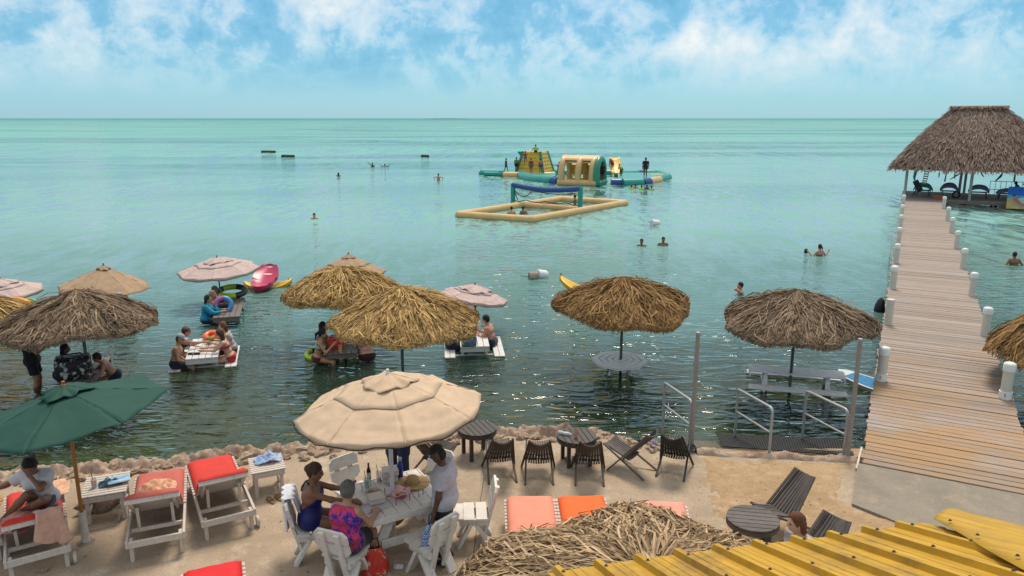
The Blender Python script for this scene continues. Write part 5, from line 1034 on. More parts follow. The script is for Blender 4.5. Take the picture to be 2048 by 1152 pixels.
t = thing('kayak', 'yellow kayak with raised bow half hidden behind the brown thatch', 'kayak', W(1192, 590) + Vector((0, 0, .10)), R(62), 'kayaks'); hull(t, 2.9, .78, .34, m_yk, rocker=.48); mb = MB(); mb.tube([(-.06, 1.36, .5), (0, 1.42, .55), (.06, 1.36, .5)], .015, 6); mb.build('handle', pm('black_plastic', (.012, .012, .013)), t)
p = at(22, 604, 21.9); t = thing('inflatable_chair', 'orange inflatable float beside the left picture edge', 'float', (p.x, p.y, WZ), .3); mb = MB(); mb.grid(lambda u, v: Vector(((u - .5) * .95, .12 * math.sin(math.pi * u), .0 + .85 * v * (1 - .15 * (2 * u - 1) ** 2))), 10, 10); mb.build('back', pm('orange_vinyl', (.72, .27, .015), .35, .1, spec=.5), t, smooth=80, solid=.16); mb = MB(); mb.tube([(-.45, -.1, .06), (-.4, -.7, .06), (.4, -.7, .06), (.45, -.1, .06)], .13, 10); mb.build('seat_tube', pm('orange_vinyl', (.72, .27, .015)), t, smooth=80)
p = at(56, 600, 22.2); t = thing('pool_float', 'pale green clear float just right of the orange one', 'float', (p.x, p.y, WZ), 0); mb = MB(); mb.grid(lambda u, v: Vector(((u - .5) * .5, .05 * math.sin(math.pi * u), .02 + .75 * v - .2 * (u - .5) ** 2)), 8, 8); mb.build('panel', pm('mint_vinyl', (.35, .62, .42), .3, .1, trans=.4), t, smooth=80, solid=.08); mb = MB(); mb.tube([(.2, 0, .35), (.28, 0, .35), (.28, 0, .2), (.2, 0, .2)], .02, 6); mb.build('valve', white, t)
def buoy(label, px, py, rz, r_, ln, mat_, name='buoy', tilt=0): 
    t = thing(name, label, 'buoy', W(px, py) + Vector((0, 0, r_ * .45)), rz, 'floating buoys'); M = Matrix.Rotation(R(90 - tilt), 3, 'X'); mb = MB(); mb.lathe([(0, -ln / 2), (r_ * .45, -ln / 2), (r_ * .5, -ln / 2 + .01), (r_ * .92, -ln / 2), (r_, -ln / 2 + .04), (r_, ln / 2 - .04), (r_ * .92, ln / 2), (0, ln / 2)], 18, M=M); mb.build('drum', mat_, t, smooth=40); mb = MB(); mb.tube([M @ Vector((0, 0, ln / 2)), M @ Vector((0, .05, ln / 2 + .35))], .012, 6); mb.build('rope', pm('black_rope', (.012, .012, .012)), t); return t
foam = pm('white_foam', (.66, .66, .64), .7, .08, 5); fouled = pm('fouled_foam', (.30, .24, .21), .85, .35, 9, bump=.4)
buoy('white half of the pair of drum buoys in mid water', 1083, 554, R(-55), .20, .44, foam, tilt=12); buoy('fouled brownish half of the pair of drum buoys', 1066, 557, R(-75), .19, .32, fouled); buoy('single white drum buoy near the two swimmers', 1310, 449, R(-58), .20, .52, foam, tilt=8)
for lab, px, py, rz, ln in (('left one of two dark floating booms far out', 537, 305, 90, 2.6), ('right one of two dark floating booms far out', 576, 314, 68, 2.4), ('single short dark boom far out near the water park', 850, 314, 50, 1.5)): buoy(lab, px, py, R(rz), .26, ln, pm('dark_boom', (.035, .04, .04), .6), 'floating_boom')
# ------------------------------------------------------------------ inflatable volleyball court and water park
m_tanv = pm('tan_vinyl', (.56, .36, .15), .4, .10, 2, spec=.45); m_teal = pm('teal_vinyl', (.012, .25, .215), .35, .10, 2, spec=.5); m_navyv = pm('navy_vinyl', (.008, .055, .22), .35, .12, 2, spec=.5); m_green = pm('green_vinyl', (.012, .20, .12), .35, .10, 2, spec=.5); m_yelv = pm('yellow_vinyl', (.60, .36, .03), .4, .12, 2, spec=.45)
def seg(parent, pts, r_, mat_, name='tube', n=12): mb = MB(); mb.tube(pts, r_, n); return mb.build(name, mat_, parent, smooth=70)
cL, cN, cR, cF = W(918, 434), W(1062, 444), W(1250, 410), W(1120, 402); o0 = Vector((cL + cN + cR + cF) / 4)
t = thing('inflatable_court', 'tan inflatable volleyball court with blue net beam on green posts', 'water court', o0); q = [x_ - o0 + Vector((0, 0, .12)) for x_ in (cL, cN, cR, cF)]
for i in range(4): seg(t, [q[i], q[i].lerp(q[(i + 1) % 4], .5), q[(i + 1) % 4]], .27, m_tanv, 'side_tube', 14)
for i in range(4): mb = MB(); mb.lathe([(.0, -.29), (.18, -.22), (.28, 0), (.18, .22), (0, .29)], 14, q[i]); mb.build('corner_joint', m_tanv, t, smooth=180)
pl_, pr_ = W(1026, 412) - o0, W(1160, 422) - o0; seg(t, [pl_ + Vector((0, 0, .10)), pr_ + Vector((0, 0, .10))], .24, m_tanv, 'centre_tube', 14)
hh = 1.62
for b in (pl_, pr_): seg(t, [b, b + Vector((0, 0, hh))], .17, m_teal, 'post')
seg(t, [pl_.lerp(pr_, i / 10) + Vector((0, 0, hh - .10 - .22 * math.sin(math.pi * i / 10))) for i in range(11)], .19, m_navyv, 'net_beam')
rope_m = pm('black_rope', (.012, .012, .012))
for k_, (a, b, sg) in enumerate(((.02, .30, .45), (.30, .93, .12))): seg(t, [pl_.lerp(pr_, a + (b - a) * i / 8) + Vector((0, 0, hh - .45 - sg * math.sin(math.pi * i / 8))) for i in range(9)], .03, rope_m, 'net_line', 5)
seg(t, [pl_ + Vector((.1, -.1, 1.1)), pl_ + Vector((.35, -.15, .45))], .03, rope_m, 'net_line', 5); seg(t, [pl_.lerp(pr_, i / 10) + Vector((0, 0, .42 - .08 * math.sin(i * 2.2))) for i in range(11)], .03, rope_m, 'net_line', 5)
GC = 'players in the inflatable court'
for lab, px, py, dp, kw in (('player seen from behind nearest the court front tube', 1023, 431, .20, dict(sk='red', w=1.15)), ('second player in the front half of the court', 1046, 428, .28, dict(sk='brown', rz=.5)), ('player with only the head above water in the back half', 1080, 413, .55, dict(sk='brown')), ('tall player standing by the right net post', 1150, 413, -.05, dict(sk='brown', rz=1.4, hl=(-.2, .45, .25)))): swim(lab, px, py, dp, group=GC, **kw)
# --- water park
wp = thing('inflatable_water_park', 'teal and tan inflatable water park of linked floating tubes', 'water park', W(1140, 360)); wo_ = W(1140, 360)
def L_(px, py, z=.0): return W(px, py) - wo_ + Vector((0, 0, z))
def path(pts, r_, mat_, name='tube', z=.12): return seg(wp, [L_(*p, z) for p in pts], r_, mat_, name)
path([(962, 349), (1002, 351)], .42, m_teal); path([(958, 349), (963, 349)], .36, m_tanv, 'end_cap'); path([(1000, 351.5), (1008, 352)], .44, m_navyv, 'joint'); path([(1007, 353), (1036, 353.5)], .40, m_tanv, 'tube'); path([(1034, 353), (1046, 353)], .44, m_navyv, 'joint')
path([(965, 346), (1010, 346), (1046, 347)], .38, m_teal); path([(1044, 352), (1046, 356), (1060, 360.5), (1085, 364), (1108, 366)], .55, m_teal, 'curved_tube'); path([(1104, 366), (1117, 367)], .50, m_navyv, 'joint'); path([(1050, 352), (1080, 353), (1108, 352)], .36, m_tanv, 'inner_tube'); path([(1090, 347), (1118, 350)], .45, m_teal); path([(1098, 348), (1225, 349)], .42, m_teal, 'rear_tube')
path([(1222, 369), (1246, 369)], .46, m_navyv, 'joint'); path([(1245, 370), (1285, 369)], .48, m_teal); path([(1284, 368.5), (1298, 367)], .46, m_navyv, 'joint'); path([(1297, 367), (1318, 363)], .44, m_tanv); path([(1316, 362), (1336, 357)], .42, m_teal); path([(1336, 357), (1320, 350), (1286, 349)], .40, m_teal); path([(1290, 349), (1270, 350)], .42, m_navyv, 'joint'); path([(1275, 350), (1232, 352)], .42, m_teal); path([(1300, 356), (1325, 355)], .30, m_tanv)
# landing decks people stand on
for a, b, c_, d_ in (((968, 352), (1044, 354), (1044, 347), (970, 346)), ((1048, 358), (1108, 364), (1112, 352), (1050, 351)), ((1236, 369), (1318, 363), (1320, 352), (1236, 352))):
    mb = MB(); mb.prism([(p.x, p.y) for p in (L_(*a), L_(*b), L_(*c_), L_(*d_))], .30, c=(0, 0, .08)); mb.build('deck', m_teal, wp, smooth=40)
# climbing mountain: padded yellow faces, green flanks
mc = L_(1070, 350); bw, tw, mh = 1.6, 1.0, 2.25
def mt(face, u, v):
    k_ = bw + (tw - bw) * v; c_ = [(-k_, -k_), (k_, -k_), (k_, k_), (-k_, k_)]; a, b = Vector(c_[face]), Vector(c_[(face + 1) % 4]); p = a.lerp(b, u); out_ = Vector(((b - a).y, -(b - a).x)).normalized(); bl_ = .07 * abs(math.sin(math.pi * v * 6)) * math.sin(math.pi * u) ** .3 + .05 * abs(math.sin(math.pi * u * 4)); p = p + out_ * bl_; return Vector((p.x, p.y, .35 + mh * v))
for f_ in range(4): mb = MB(); mb.grid(lambda u, v: mc + Matrix.Rotation(R(-24), 3, 'Z') @ mt(f_, u, v), 24, 30); mb.build('climbing_face', m_yelv, wp, smooth=60)
for f_ in range(4): mb = MB(); mb.tube([mc + Matrix.Rotation(R(-24), 3, 'Z') @ mt(f_, .0, v / 6) for v in range(7)], .17, 10); mb.build('edge_tube', m_green, wp, smooth=70)
mb = MB(); mb.grid(lambda u, v: mc + Matrix.Rotation(R(-24), 3, 'Z') @ Vector(((u - .5) * 2 * tw, (v - .5) * 2 * tw, .35 + mh + .06 * math.sin(math.pi * u) * math.sin(math.pi * v))), 8, 8); mb.build('top_pad', m_yelv, wp, smooth=60)
mb = MB(); mb.prism([(-.75, 0), (.15, -.0), (.15, -1.2)], .8, Matrix.Rotation(R(90), 3, 'X'), mc + Vector((-tw - .25, .2, .35 + mh))); mb.build('slide_wing', m_green, wp, smooth=40)
# tunnel hut: two windows in the long wall, open arch at the right end
ta, tb = L_(1118, 370), L_(1193, 372.5); tl = (tb - ta); TL = tl.length; tx = tl.normalized(); ty = Vector((-tx.y, tx.x, 0)); TH, TD = 2.35, 2.9; P_ = lambda x, y, z: ta + tx * x + ty * y + Vector((0, 0, z))
def arch(v, k_=1.0): a = math.pi * v; return (TD / 2 * (1 - k_ * math.cos(a) * (1 if True else 0)), .10 + TH * k_ * math.sin(a) ** .62)
def tubeP(pts, r_, mat_, name): mb = MB(); mb.tube(pts, r_, 12); return mb.build(name, mat_, wp, smooth=70)
for x, m_ in ((.18, m_tanv), (TL * .5, m_tanv), (TL - .50, m_tanv), (TL - .08, m_green)): tubeP([P_(x, *arch(i / 14)) for i in range(15)], .30 if m_ is m_tanv else .32, m_, 'arch_tube')
tubeP([P_(-.1, -.05, .22), P_(TL, -.05, .22)], .34, m_tanv, 'base_tube'); tubeP([P_(-.1, TD, .22), P_(TL, TD, .22)], .34, m_yelv, 'base_tube'); tubeP([P_(TL, 0, .22), P_(TL, TD, .22)], .34, m_green, 'base_tube')
mb = MB(); mb.grid(lambda u, v: P_(TL * u, *arch(.26 + .48 * v)) + Vector((0, 0, .28 + .04 * abs(math.sin(v * math.pi * 5)))), 10, 30); mb.grid(lambda u, v: P_(TL * u, *arch(.74 - .48 * v)) + Vector((0, 0, .05)), 10, 16); mb.build('roof_pad', m_tanv, wp, smooth=60)
mb = MB(); mb.grid(lambda u, v: P_(TL * u, *arch(.80 + .14 * v)), 8, 8); mb.build('rear_wall', m_yelv, wp, smooth=60, solid=.2)
for x in (.1, TL * .5 - .18, TL - .75): mb = MB(); mb.box(P_(x + .2, .12, 1.0), (.42, .26, 1.6), Matrix((tx, ty, Vector((0, 0, 1)))).transposed(), .1); mb.build('wall_pillar', m_tanv, wp, smooth=60)
mb = MB(); mb.box(P_(TL / 2, TD / 2, .12), (TL, TD, .2), Matrix((tx, ty, Vector((0, 0, 1)))).transposed(), .05); mb.build('floor_pad', m_yelv, wp, smooth=60)
mb = MB(); mb.grid(lambda u, v: L_(1232, 353) + Vector((-.6 + 1.2 * v, 1.6 - 2.4 * u, 1.5 * (1 - u) ** 1.4 + .35 + .12 * (2 * v - 1) ** 2)), 12, 8); mb.build('slide', m_yelv, wp, smooth=70, solid=.15)
GP = 'people on the inflatable water park'; vr, vo, vl = (.36, .035, .03), (.65, .12, .03), (.42, .55, .02); PZ = WZ + .42
def st(label, px, py, z=PZ, rz=0, s=.85, **kw): s *= 1.12; p = W(px, py); d = dict(pel=(0, 0, .92 * s), s=s, h=.035, style='short', hair='black', sk='dark', group=GP); d.update(kw); return person(label, (p.x, p.y, z), rz, **d)
st('child in dark shirt walking on the left float', 1012, 352, rz=R(-80), s=.78, wear=(('tee', (.05, .04, .08)), ('shorts', blk)), fl=(-.08, -.22, .08), fr=(.08, .2, .08)); st('child in lime and black vest standing on the left float', 1033, 352, s=.85, wear=(('vest', (.16, .20, .03)), ('shorts', blk)))
p = W(1050, 351); person('climber in red vest high on the yellow climbing mountain', (p.x, p.y - 1.55, WZ + 1.35), 0, pel=(0, 0, .70), s=.85, h=.035, hair='black', sk='brown', wear=(('vest', vr), ('trunks', (.08, .12, .2))), fl=(-.1, .05, .0), fr=(.12, .12, .2), hl=(-.18, .35, 1.15), hr=(.18, .35, 1.2), group=GP)
st('red haired child in red vest in front of the climbing mountain', 1062, 356, s=.88, hair='auburn', sk='brown', wear=(('vest', vr), ('trunks', (.15, .10, .08)))); st('child in orange vest by the green mountain flank', 1081, 354, s=.80, sk='brown', wear=(('vest', vo), ('trunks', (.10, .04, .14))))
p = W(1071, 352); person('person in lime vest sitting on top of the climbing mountain', (p.x, p.y + .1, WZ + .35 + 2.2), 0, pel=(0, 0, .10), s=.95, h=.035, hair='black', sk='dark', wear=(('vest', vl), ('shorts', blk)), fl=(-.15, .45, .05), fr=(.15, .45, .05), hl=(-.5, .0, .02), hr=(.28, .1, .1), group=GP)
st('child in red vest pointing with a raised arm at the tunnel', 1118, 364, s=.82, wear=(('vest', vr), ('shorts', (.10, .03, .03))), hl=(-.62, .1, 1.28)); st('person in black standing inside the tunnel arch', 1204, 370, WZ + .35, s=.92, wear=(('tee', blk), ('shorts', blk))); st('person in red vest bending over behind the tunnel', 1224, 352, s=.9, lean=50, wear=(('vest', vr), ('shorts', (.10, .02, .04))), hl=(-.15, .45, .55), hr=(.2, .4, .5), rz=R(150)); st('crouching child in lime top right of the tunnel', 1242, 358, s=.8, lean=35, pel=(0, 0, .5), wear=(('vest', (.30, .36, .04)), ('shorts', (.05, .06, .02))), hl=(-.25, .3, .35), hr=(.5, -.05, .15), rz=R(30)); st('tall guard in black shirt and cap standing on the right float', 1290, 364, s=1.03, style='cap', wear=(('tee', blk), ('trunks', (.03, .035, .05))), w=1.05)
for lab, px, py, c_ in (('swimmer in lime vest, first of the vested row', 1263, 378, vl), ('swimmer in orange vest beside the right float', 1271, 376, vo), ('swimmer in lime vest, third of the vested row', 1283, 379, vl), ('swimmer in dark top between two lime vests', 1294, 378, (.03, .03, .035)), ('swimmer in lime vest, last of the vested row', 1303, 380, vl)): swim(lab, px, py, .30, 0, wear=(('vest', c_),), h=.035, s=.85, sk='dark', group='vested swimmers beside the water park')
# person on the pavilion deck
p = PV(7.45, 2.9); person('person in dark clothes sitting hunched on the pavilion deck', p, PRZ + R(100), pel=(0, 0, .55), lean=25, style='long', hair='black', sk='brown', fem=True, wear=(('tee', (.10, .07, .09)), ('pants', blk)), fl=(-.1, .40, .08), fr=(.1, .40, .08), hl=(-.1, .30, .75), hr=(.1, .25, .80), h=.03)
t = thing('stool', 'small dark stool under the seated person on the pavilion deck', 'stool', p, PRZ); mb = MB(); mb.box((0, 0, .43), (.42, .36, .05), None, .01); mb.build('seat', dkm, t)
for a in (-1, 1):
    for b in (-1, 1): mb = MB(); mb.bar((a * .17, b * .14, .42), (a * .19, b * .16, 0), .04, .04); mb.build('leg', dkm, t)
# ------------------------------------------------------------------ on the terrace
coral = pm('coral_cushion', (.58, .20, .14), .8, .08, 5, bump=.25, bscale=14); redc = pm('red_cushion', (.56, .035, .022), .75, .08, 5, bump=.25, bscale=14); pinkc = pm('pink_cushion', (.72, .25, .165), .8, .07, 5, bump=.25, bscale=14); orac = pm('orange_cushion', (.70, .12, .02), .75, .08, 5, bump=.25, bscale=14); dullr = pm('faded_red_cushion', (.47, .11, .085), .8, .10, 5, bump=.25, bscale=14)
def lng(label, legL, legR, cushion, **kw):
    a, b = G(*legL), G(*legR); m_ = (a + b) / 2; rz = math.atan2(b.y - a.y, b.x - a.x); f_ = Vector((-math.sin(rz), math.cos(rz), 0)); c = m_ + f_ * (LL / 2 - .10); return lounger(label, (c.x, c.y, 0), rz, cushion, **kw), c, rz
l3, c_l3, r_l3 = lng('white sun lounger with bright red cushion beside the small side table', (406, 1081), (512, 1054), redc)
l2, c_l2, r_l2 = lng('white sun lounger with faded red cushion and a crumpled peach towel', (266, 1122), (366, 1102), dullr, wheels='none')
l1, c_l1, r_l1 = lng('white sun lounger on which the woman in white sits', (22, 1163), (140, 1130), redc, back_deg=30)
c = Vector((c_l1.x - 1.02, c_l1.y + .10, 0)); l0 = lounger('white sun lounger cut off by the left picture edge', c, r_l1 + .05, coral, back_deg=26); c_l0 = c
p = G(425, 1128, .43); f_ = Vector((-math.sin(R(22)), math.cos(R(22)), 0)); c = p - f_ * (LL / 2 - .06); lounger('sun lounger with vivid red cushion cut off by the bottom edge', (c.x, c.y, 0), R(22), pm('vivid_red_cushion', (.60, .012, .015), .7, .06, 5), back_deg=8)
for lab, px, py, cu in (('sun lounger with pale coral cushion left of the orange one', 1059, 989, pinkc), ('sun lounger with bright orange cushion beside the coral one', 1161, 988, orac), ('sun lounger with pink cushion mostly hidden by the straw roof', 1322, 999, pm('rose_cushion', (.72, .27, .21), .8, .07, 5))):
    p = G(px, py, .43); rz = R(1.5 if px < 1300 else -7); f_ = Vector((-math.sin(rz), math.cos(rz), 0)); c = p - f_ * (LL / 2 - .04); lounger(lab, (c.x, c.y, 0), rz, cu, back_deg=34, wheels='none')
p = G(212, 968, .46); side_table('white slatted side table between two loungers, holding a drink', (p.x, p.y, 0), R(22), .60, .70); p = G(533, 926, .46); side_table('white slatted side table with blue towel beside the red lounger', (p.x, p.y, 0), R(24), .52, .60)
p = G(30, 985, .40)
# --- green umbrella on a wooden pole
gb = G(172, 1084); m_gr = pm('bottle_green_canvas', (.009, .060, .044), .75, .08, 5, bump=.08, bscale=80, trans=.08); m_bam = pm('varnished_wood_pole', (.30, .13, .03), .45, .2, 5, (1, 1, .3), spec=.4)
cloth_umbrella('dark green canvas umbrella on a wooden pole by the left loungers', (gb.x, gb.y, 0), 2.28, 1.26, .33, m_gr, n_=7, tilt=(2, -7), tier=False, valance=0, pole=m_bam, pr=.024, rot=.35, flap=.26, seed=31, polez=.05, sag=.02)
t = thing('umbrella_stand', 'white pipe stand holding the green umbrella pole', 'umbrella stand', (gb.x, gb.y, 0)); mb = MB(); mb.lathe([(.03, 0), (.058, 0), (.05, .02), (.05, .47), (.03, .47)], 16); mb.build('pipe', white2, t, smooth=50); mb = MB(); mb.lathe([(0, .012), (.10, .012), (.12, 0)], 16); mb.build('base_plate', m_slab, t)
# --- dining set
C0 = G(785, 990, .74); m_tan2 = pm('beige_canvas', (.57, .415, .285), .85, .09, 6, bump=.08, bscale=80, trans=.10)
cloth_umbrella('large beige canvas umbrella with black rope shading the dining table', (C0.x, C0.y, 0), 2.46, 1.25, .43, m_tan2, n_=8, tilt=(-1, -3), pole=m_wpole, pr=.03, rot=.30, flap=.30, rope=True, cone=.62, rnd_=.55, seed=32, polez=.0, sag=.045, valance=.05)
dtb = thing('dining_table', 'white square plank table under the beige umbrella', 'table', (C0.x + .05, C0.y + .05, 0), R(30)); S_ = 1.04
for i in range(6):
    x = -S_ / 2 + S_ / 6 * (i + .5); mb = MB()
    if i in (2, 3): 
        for sg in (-1, 1): mb.box((x, sg * (S_ / 4 + .02), .72), (S_ / 6 - .008, S_ / 2 - .04, .04), None, .004)
    else: mb.box((x, 0, .72), (S_ / 6 - .008, S_, .04), None, .004)
    mb.build('tabletop_plank', white, dtb)
for sg in (-1, 1):
    mb = MB(); mb.box((0, sg * (S_ / 2 + .017), .70), (S_ + .06, .03, .085), None, .004); mb.build('edge_board', white, dtb); mb = MB(); mb.box((sg * (S_ / 2 + .017), 0, .70), (.03, S_, .085), None, .004); mb.build('edge_board', white, dtb)
    for q in (-1, 1): mb = MB(); mb.bar((sg * .22, q * .38, .69), (sg * .52, q * .38, 0), .14, .045, (0, 1, 0), .004); mb.build('leg', white, dtb)
    mb = MB(); mb.box((0, sg * .43, .30), (.80, .04, .12), None, .004); mb.build('stretcher', white, dtb)
CH = {}
for k_, lab, px, py, tw_ in (('A', 'empty white chair at the back left of the dining table', 712, 985, 0), ('B', 'white chair at the back right behind the man with cap', 858, 972, -8), ('C', 'empty white chair at the right end of the dining table', 944, 1026, 0), ('D', 'white chair with blue checked bag at the front right', 858, 1083, 8), ('E', 'white chair under the woman in the floral top', 694, 1103, 6), ('F', 'white chair with white towel under the woman in navy', 628, 1054, 0)):
    p = G(px, py, .42); d = C0 - p; d.z = 0; rz = math.atan2(-d.x, d.y) + R(tw_); CH[k_] = (Vector((p.x, p.y, 0)), rz); dining_chair(lab, CH[k_][0], rz)
# people at the table
fp, fr_ = CH['F']; m_nsw = pm('navy_swimsuit', (.008, .012, .10), .55, .1, 8)
person('woman in navy swimsuit with halter strap gesturing at the table', fp + Vector((0, 0, .47)), fr_ - R(4), pel=(0, -.04, .09), lean=6, head=(6, -14), fem=True, sk='brown', hair='brown', style='bun', w=1.22, wear=(('swimsuit', m_nsw), ('strap', blk)), fl=(-.12, .36, -.38), fr=(.14, .40, -.38), hr=(.16, .52, .36), hl=(-.02, .50, .44), hand_dir={-1: (.1, .35, .9)}, ep={-1: (-.6, -.1, -.7)}, h=.0115, fingers=True)
ep_, er_ = CH['E']; m_flo = bpy.data.materials.new('floral_print'); m_flo.use_nodes = True; n = m_flo.node_tree.nodes; l = m_flo.node_tree.links; b = n['Principled BSDF']; b.inputs['Roughness'].default_value = .85; tcx = n.new('ShaderNodeTexCoord'); nz_ = n.new('ShaderNodeTexNoise'); nz_.inputs['Scale'].default_value = 9; nz_.inputs['Detail'].default_value = 4; nz_.inputs['Distortion'].default_value = 1.2; l.new(tcx.outputs['Object'], nz_.inputs['Vector']); cr = n.new('ShaderNodeValToRGB'); l.new(nz_.outputs['Fac'], cr.inputs[0]); e = cr.color_ramp.elements
for i, (p_, c_) in enumerate(((.30, (.01, .01, .02)), (.40, (.04, .02, .22)), (.46, (.10, .03, .30)), (.52, (.55, .03, .16)), (.60, (.62, .05, .05)), (.70, (.05, .02, .12)))):
    q = e[i] if i < 2 else e.new(p_); q.position = p_; q.color = (*c_, 1)
l.new(cr.outputs[0], b.inputs['Base Color'])
person('woman with grey hair bun in pink and purple floral top', ep_ + Vector((0, 0, .47)), er_ + R(2), pel=(0, -.02, .09), lean=8, head=(4, 14), fem=True, sk='tan', hair='grey', style='bun', w=1.28, wear=(('tank', m_flo), ('shorts', blk)), fl=(-.14, .34, -.38), fr=(.14, .34, -.38), hl=(-.18, .42, .28), hr=(.18, .42, .30), h=.0115, fingers=True)
p = G(893, 1122); person('man in grey t-shirt and black cap standing at the table', (p.x, p.y, 0), R(82), pel=(0, 0, .90), lean=2, head=(24, 0), sk='dark', hair='black', style='cap', capcol=(.014, .014, .016), w=1.20, wear=(('tee', fab('pale_tee', (.40, .38, .42))), ('shorts', blk), ('shoes', blk)), hl=(-.24, .10, .80), hr=(.20, .16, .86), h=.0115, fingers=True, s=.99)
p = G(800, 958); person('person in dark navy clothes standing behind the dining table', (p.x, p.y, 0), R(170), pel=(0, 0, .92), sk='brown', hair='black', wear=(('tee', (.014, .016, .03)), ('pants', (.010, .016, .06)), ('shoes', blk)), w=1.15, h=.016, s=1.03)
# --- what lies on the table
def T(px, py, z=.742): return G(px, py, z)
def lathe_thing(name, label, cat, loc, parts, group=None):
    t = thing(name, label, cat, loc, 0, group)
    for pn, prof, mat_ in parts: mb = MB(); mb.lathe(prof, 18); mb.build(pn, mat_, t, smooth=55)
    return t
gl_cl = glass('clear_glass', (.75, .80, .82), .28); brown_gl = pm('brown_glass', (.020, .008, .004), .12, .1, spec=.6); blkp = pm('black_plastic', (.012, .012, .013), .4)
GT = 'things on the dining table'
lathe_thing('beer_bottle', 'brown glass bottle on the dining table', 'bottle', T(738, 958), [('glass', [(0, 0), (.03, 0), (.032, .02), (.032, .13), (.013, .19), (.013, .25), (0, .25)], brown_gl), ('label_band', [(.033, .04), (.033, .11)], pm('paper_label', (.5, .5, .46)))], GT)
lathe_thing('steel_flask', 'blue metal flask beside the umbrella pole', 'flask', T(801, 955), [('body', [(0, 0), (.038, 0), (.04, .02), (.04, .20), (.028, .24), (.026, .27), (0, .27)], pm('blue_metal', (.01, .03, .22), .3, .1, spec=.6)), ('lid', [(.028, .27), (.028, .31), (0, .315)], m_steel)], GT)
lathe_thing('water_bottle', 'small clear water bottle with blue cap', 'bottle', T(781, 979), [('body', [(0, 0), (.03, 0), (.032, .05), (.029, .10), (.032, .15), (.015, .19), (.013, .2)], gl_cl), ('label_band', [(.0325, .06), (.0325, .10)], pm('blue_label', (.25, .35, .6))), ('cap', [(.015, .2), (.015, .22), (0, .222)], pm('blue_cap', (.02, .06, .35)))], GT)
def drink(label, loc, col, lvl=.7): t = lathe_thing('drink_cup', label, 'cup', loc, [('cup', [(0, 0), (.033, 0), (.044, .15), (.041, .15), (.031, .008)], gl_cl), ('liquid', [(0, .01), (.03, .01), (.03 + .011 * lvl, .15 * lvl), (0, .15 * lvl)], pm('liquid_%.2f' % sum(col), col, .2))], GT); mb = MB(); mb.tube([(0, 0, .02), (-.03, .01, .25)], .0045, 6); mb.build('straw', blkp, t, smooth=60); return t
drink('cup of green drink with black straw beside the gesturing woman', T(734, 975), (.0, .30, .15)); drink('nearly empty cup with red drink behind the green one', T(758, 962), (.45, .05, .04), .25)
bx = pm('foam_box', (.58, .52, .46), .7, .06, 8)
def takeout(label, loc, rz): t = thing('takeout_box', label, 'box', loc, rz, GT); mb = MB(); mb.box((0, 0, .032), (.22, .20, .06), None, .015); mb.build('base', bx, t); mb = MB(); mb.box((0, .005, .078), (.225, .205, .028), None, .012); mb.build('lid', bx, t); return t
p = T(779, 963); takeout('upper foam takeout box of the stack behind the pole', p + Vector((.01, .03, .095)), .3); takeout('lower foam takeout box of the stack behind the pole', p + Vector((0, .03, 0)), .2); takeout('foam takeout box in front of the woman in floral top', T(752, 1005) + Vector((0, 0, .012)), .5)
t = thing('placemat', 'pale printed placemat under the front takeout box', 'placemat', T(752, 1012), .6, GT); mb = MB(); mb.box((0, 0, .004), (.40, .26, .006)); mb.build('sheet', pm('pale_print', (.50, .52, .54), .6, .12, 30), t); mb = MB(); mb.box((.19, 0, .0078), (.008, .24, .001)); mb.build('printed_border', pm('grey_print', (.2, .2, .22)), t)
def hat(label, loc, rb_, rc, hc_, mats, tilt=(0, 0), rz=0, group=None):
    t = thing('sun_hat', label, 'hat', loc, rz, group); M = Matrix.Rotation(R(tilt[0]), 3, 'X') @ Matrix.Rotation(R(tilt[1]), 3, 'Y'); mb = MB(); mb.grid(lambda u, v: M @ Vector(((rc + (rb_ - rc) * u) * math.cos(6.2832 * v), (rc + (rb_ - rc) * u) * math.sin(6.2832 * v), .012 + .015 * u * math.sin(6.2832 * v * 3))), 5, 40); mb.build('brim', mats[0], t, smooth=80, solid=.006)
    mb = MB(); mb.lathe([(rc + .004, .0), (rc, .04), (rc * .93, hc_ * .8), (rc * .7, hc_), (0, hc_ * 1.04)], 24, M=M); mb.build('crown', mats[1], t, smooth=80); mb = MB(); mb.lathe([(rc + .006, .015), (rc + .005, .035)], 24, M=M); mb.build('band', mats[0], t, smooth=80); return t
straw = pm('straw_weave', (.42, .27, .12), .8, .25, 40, bump=.4); straw2 = pm('patterned_straw', (.20, .10, .035), .8, 0, 55, col2=(.62, .45, .22)); dstraw = pm('brown_straw', (.23, .12, .04), .8, .25, 30, bump=.4)
hat('wide patterned straw hat lying on the dining table', T(825, 967), .24, .095, .11, (straw2, straw), group='straw sun hats'); p = G(782, 1078, .0); hat('brown straw hat hanging under the dining table', Vector((p.x, p.y + .1, .38)), .22, .09, .11, (dstraw, straw), (58, 0), .3, 'straw sun hats')
t = lathe_thing('food_basket', 'pink plastic basket lined with paper holding leftovers', 'basket', T(801, 993), [('basket', [(0, 0), (.08, 0), (.125, .055), (.128, .06), (.12, .055), (.078, .006), (0, .006)], pm('pink_plastic', (.60, .13, .24), .4, .1))], GT); mb = MB(); mb.grid(lambda u, v: Vector(((.03 + .11 * u) * math.cos(6.2832 * v), (.03 + .11 * u) * math.sin(6.2832 * v), .012 + .075 * u ** 1.5 * (1 + .35 * math.sin(6.2832 * v * 4)))), 5, 40); mb.build('paper_liner', pm('pink_paper', (.70, .45, .48), .7), t, smooth=80, solid=.002)
for (x, y) in ((.02, .01), (-.03, -.02), (.04, -.03)): mb = MB(); mb.tube([(x - .04, y, .03), (x, y + .01, .045), (x + .035, y + .02, .03)], [.014, .02, .012], 8); mb.build('leftover', pm('fried_food', (.45, .24, .08), .7), t, smooth=80)
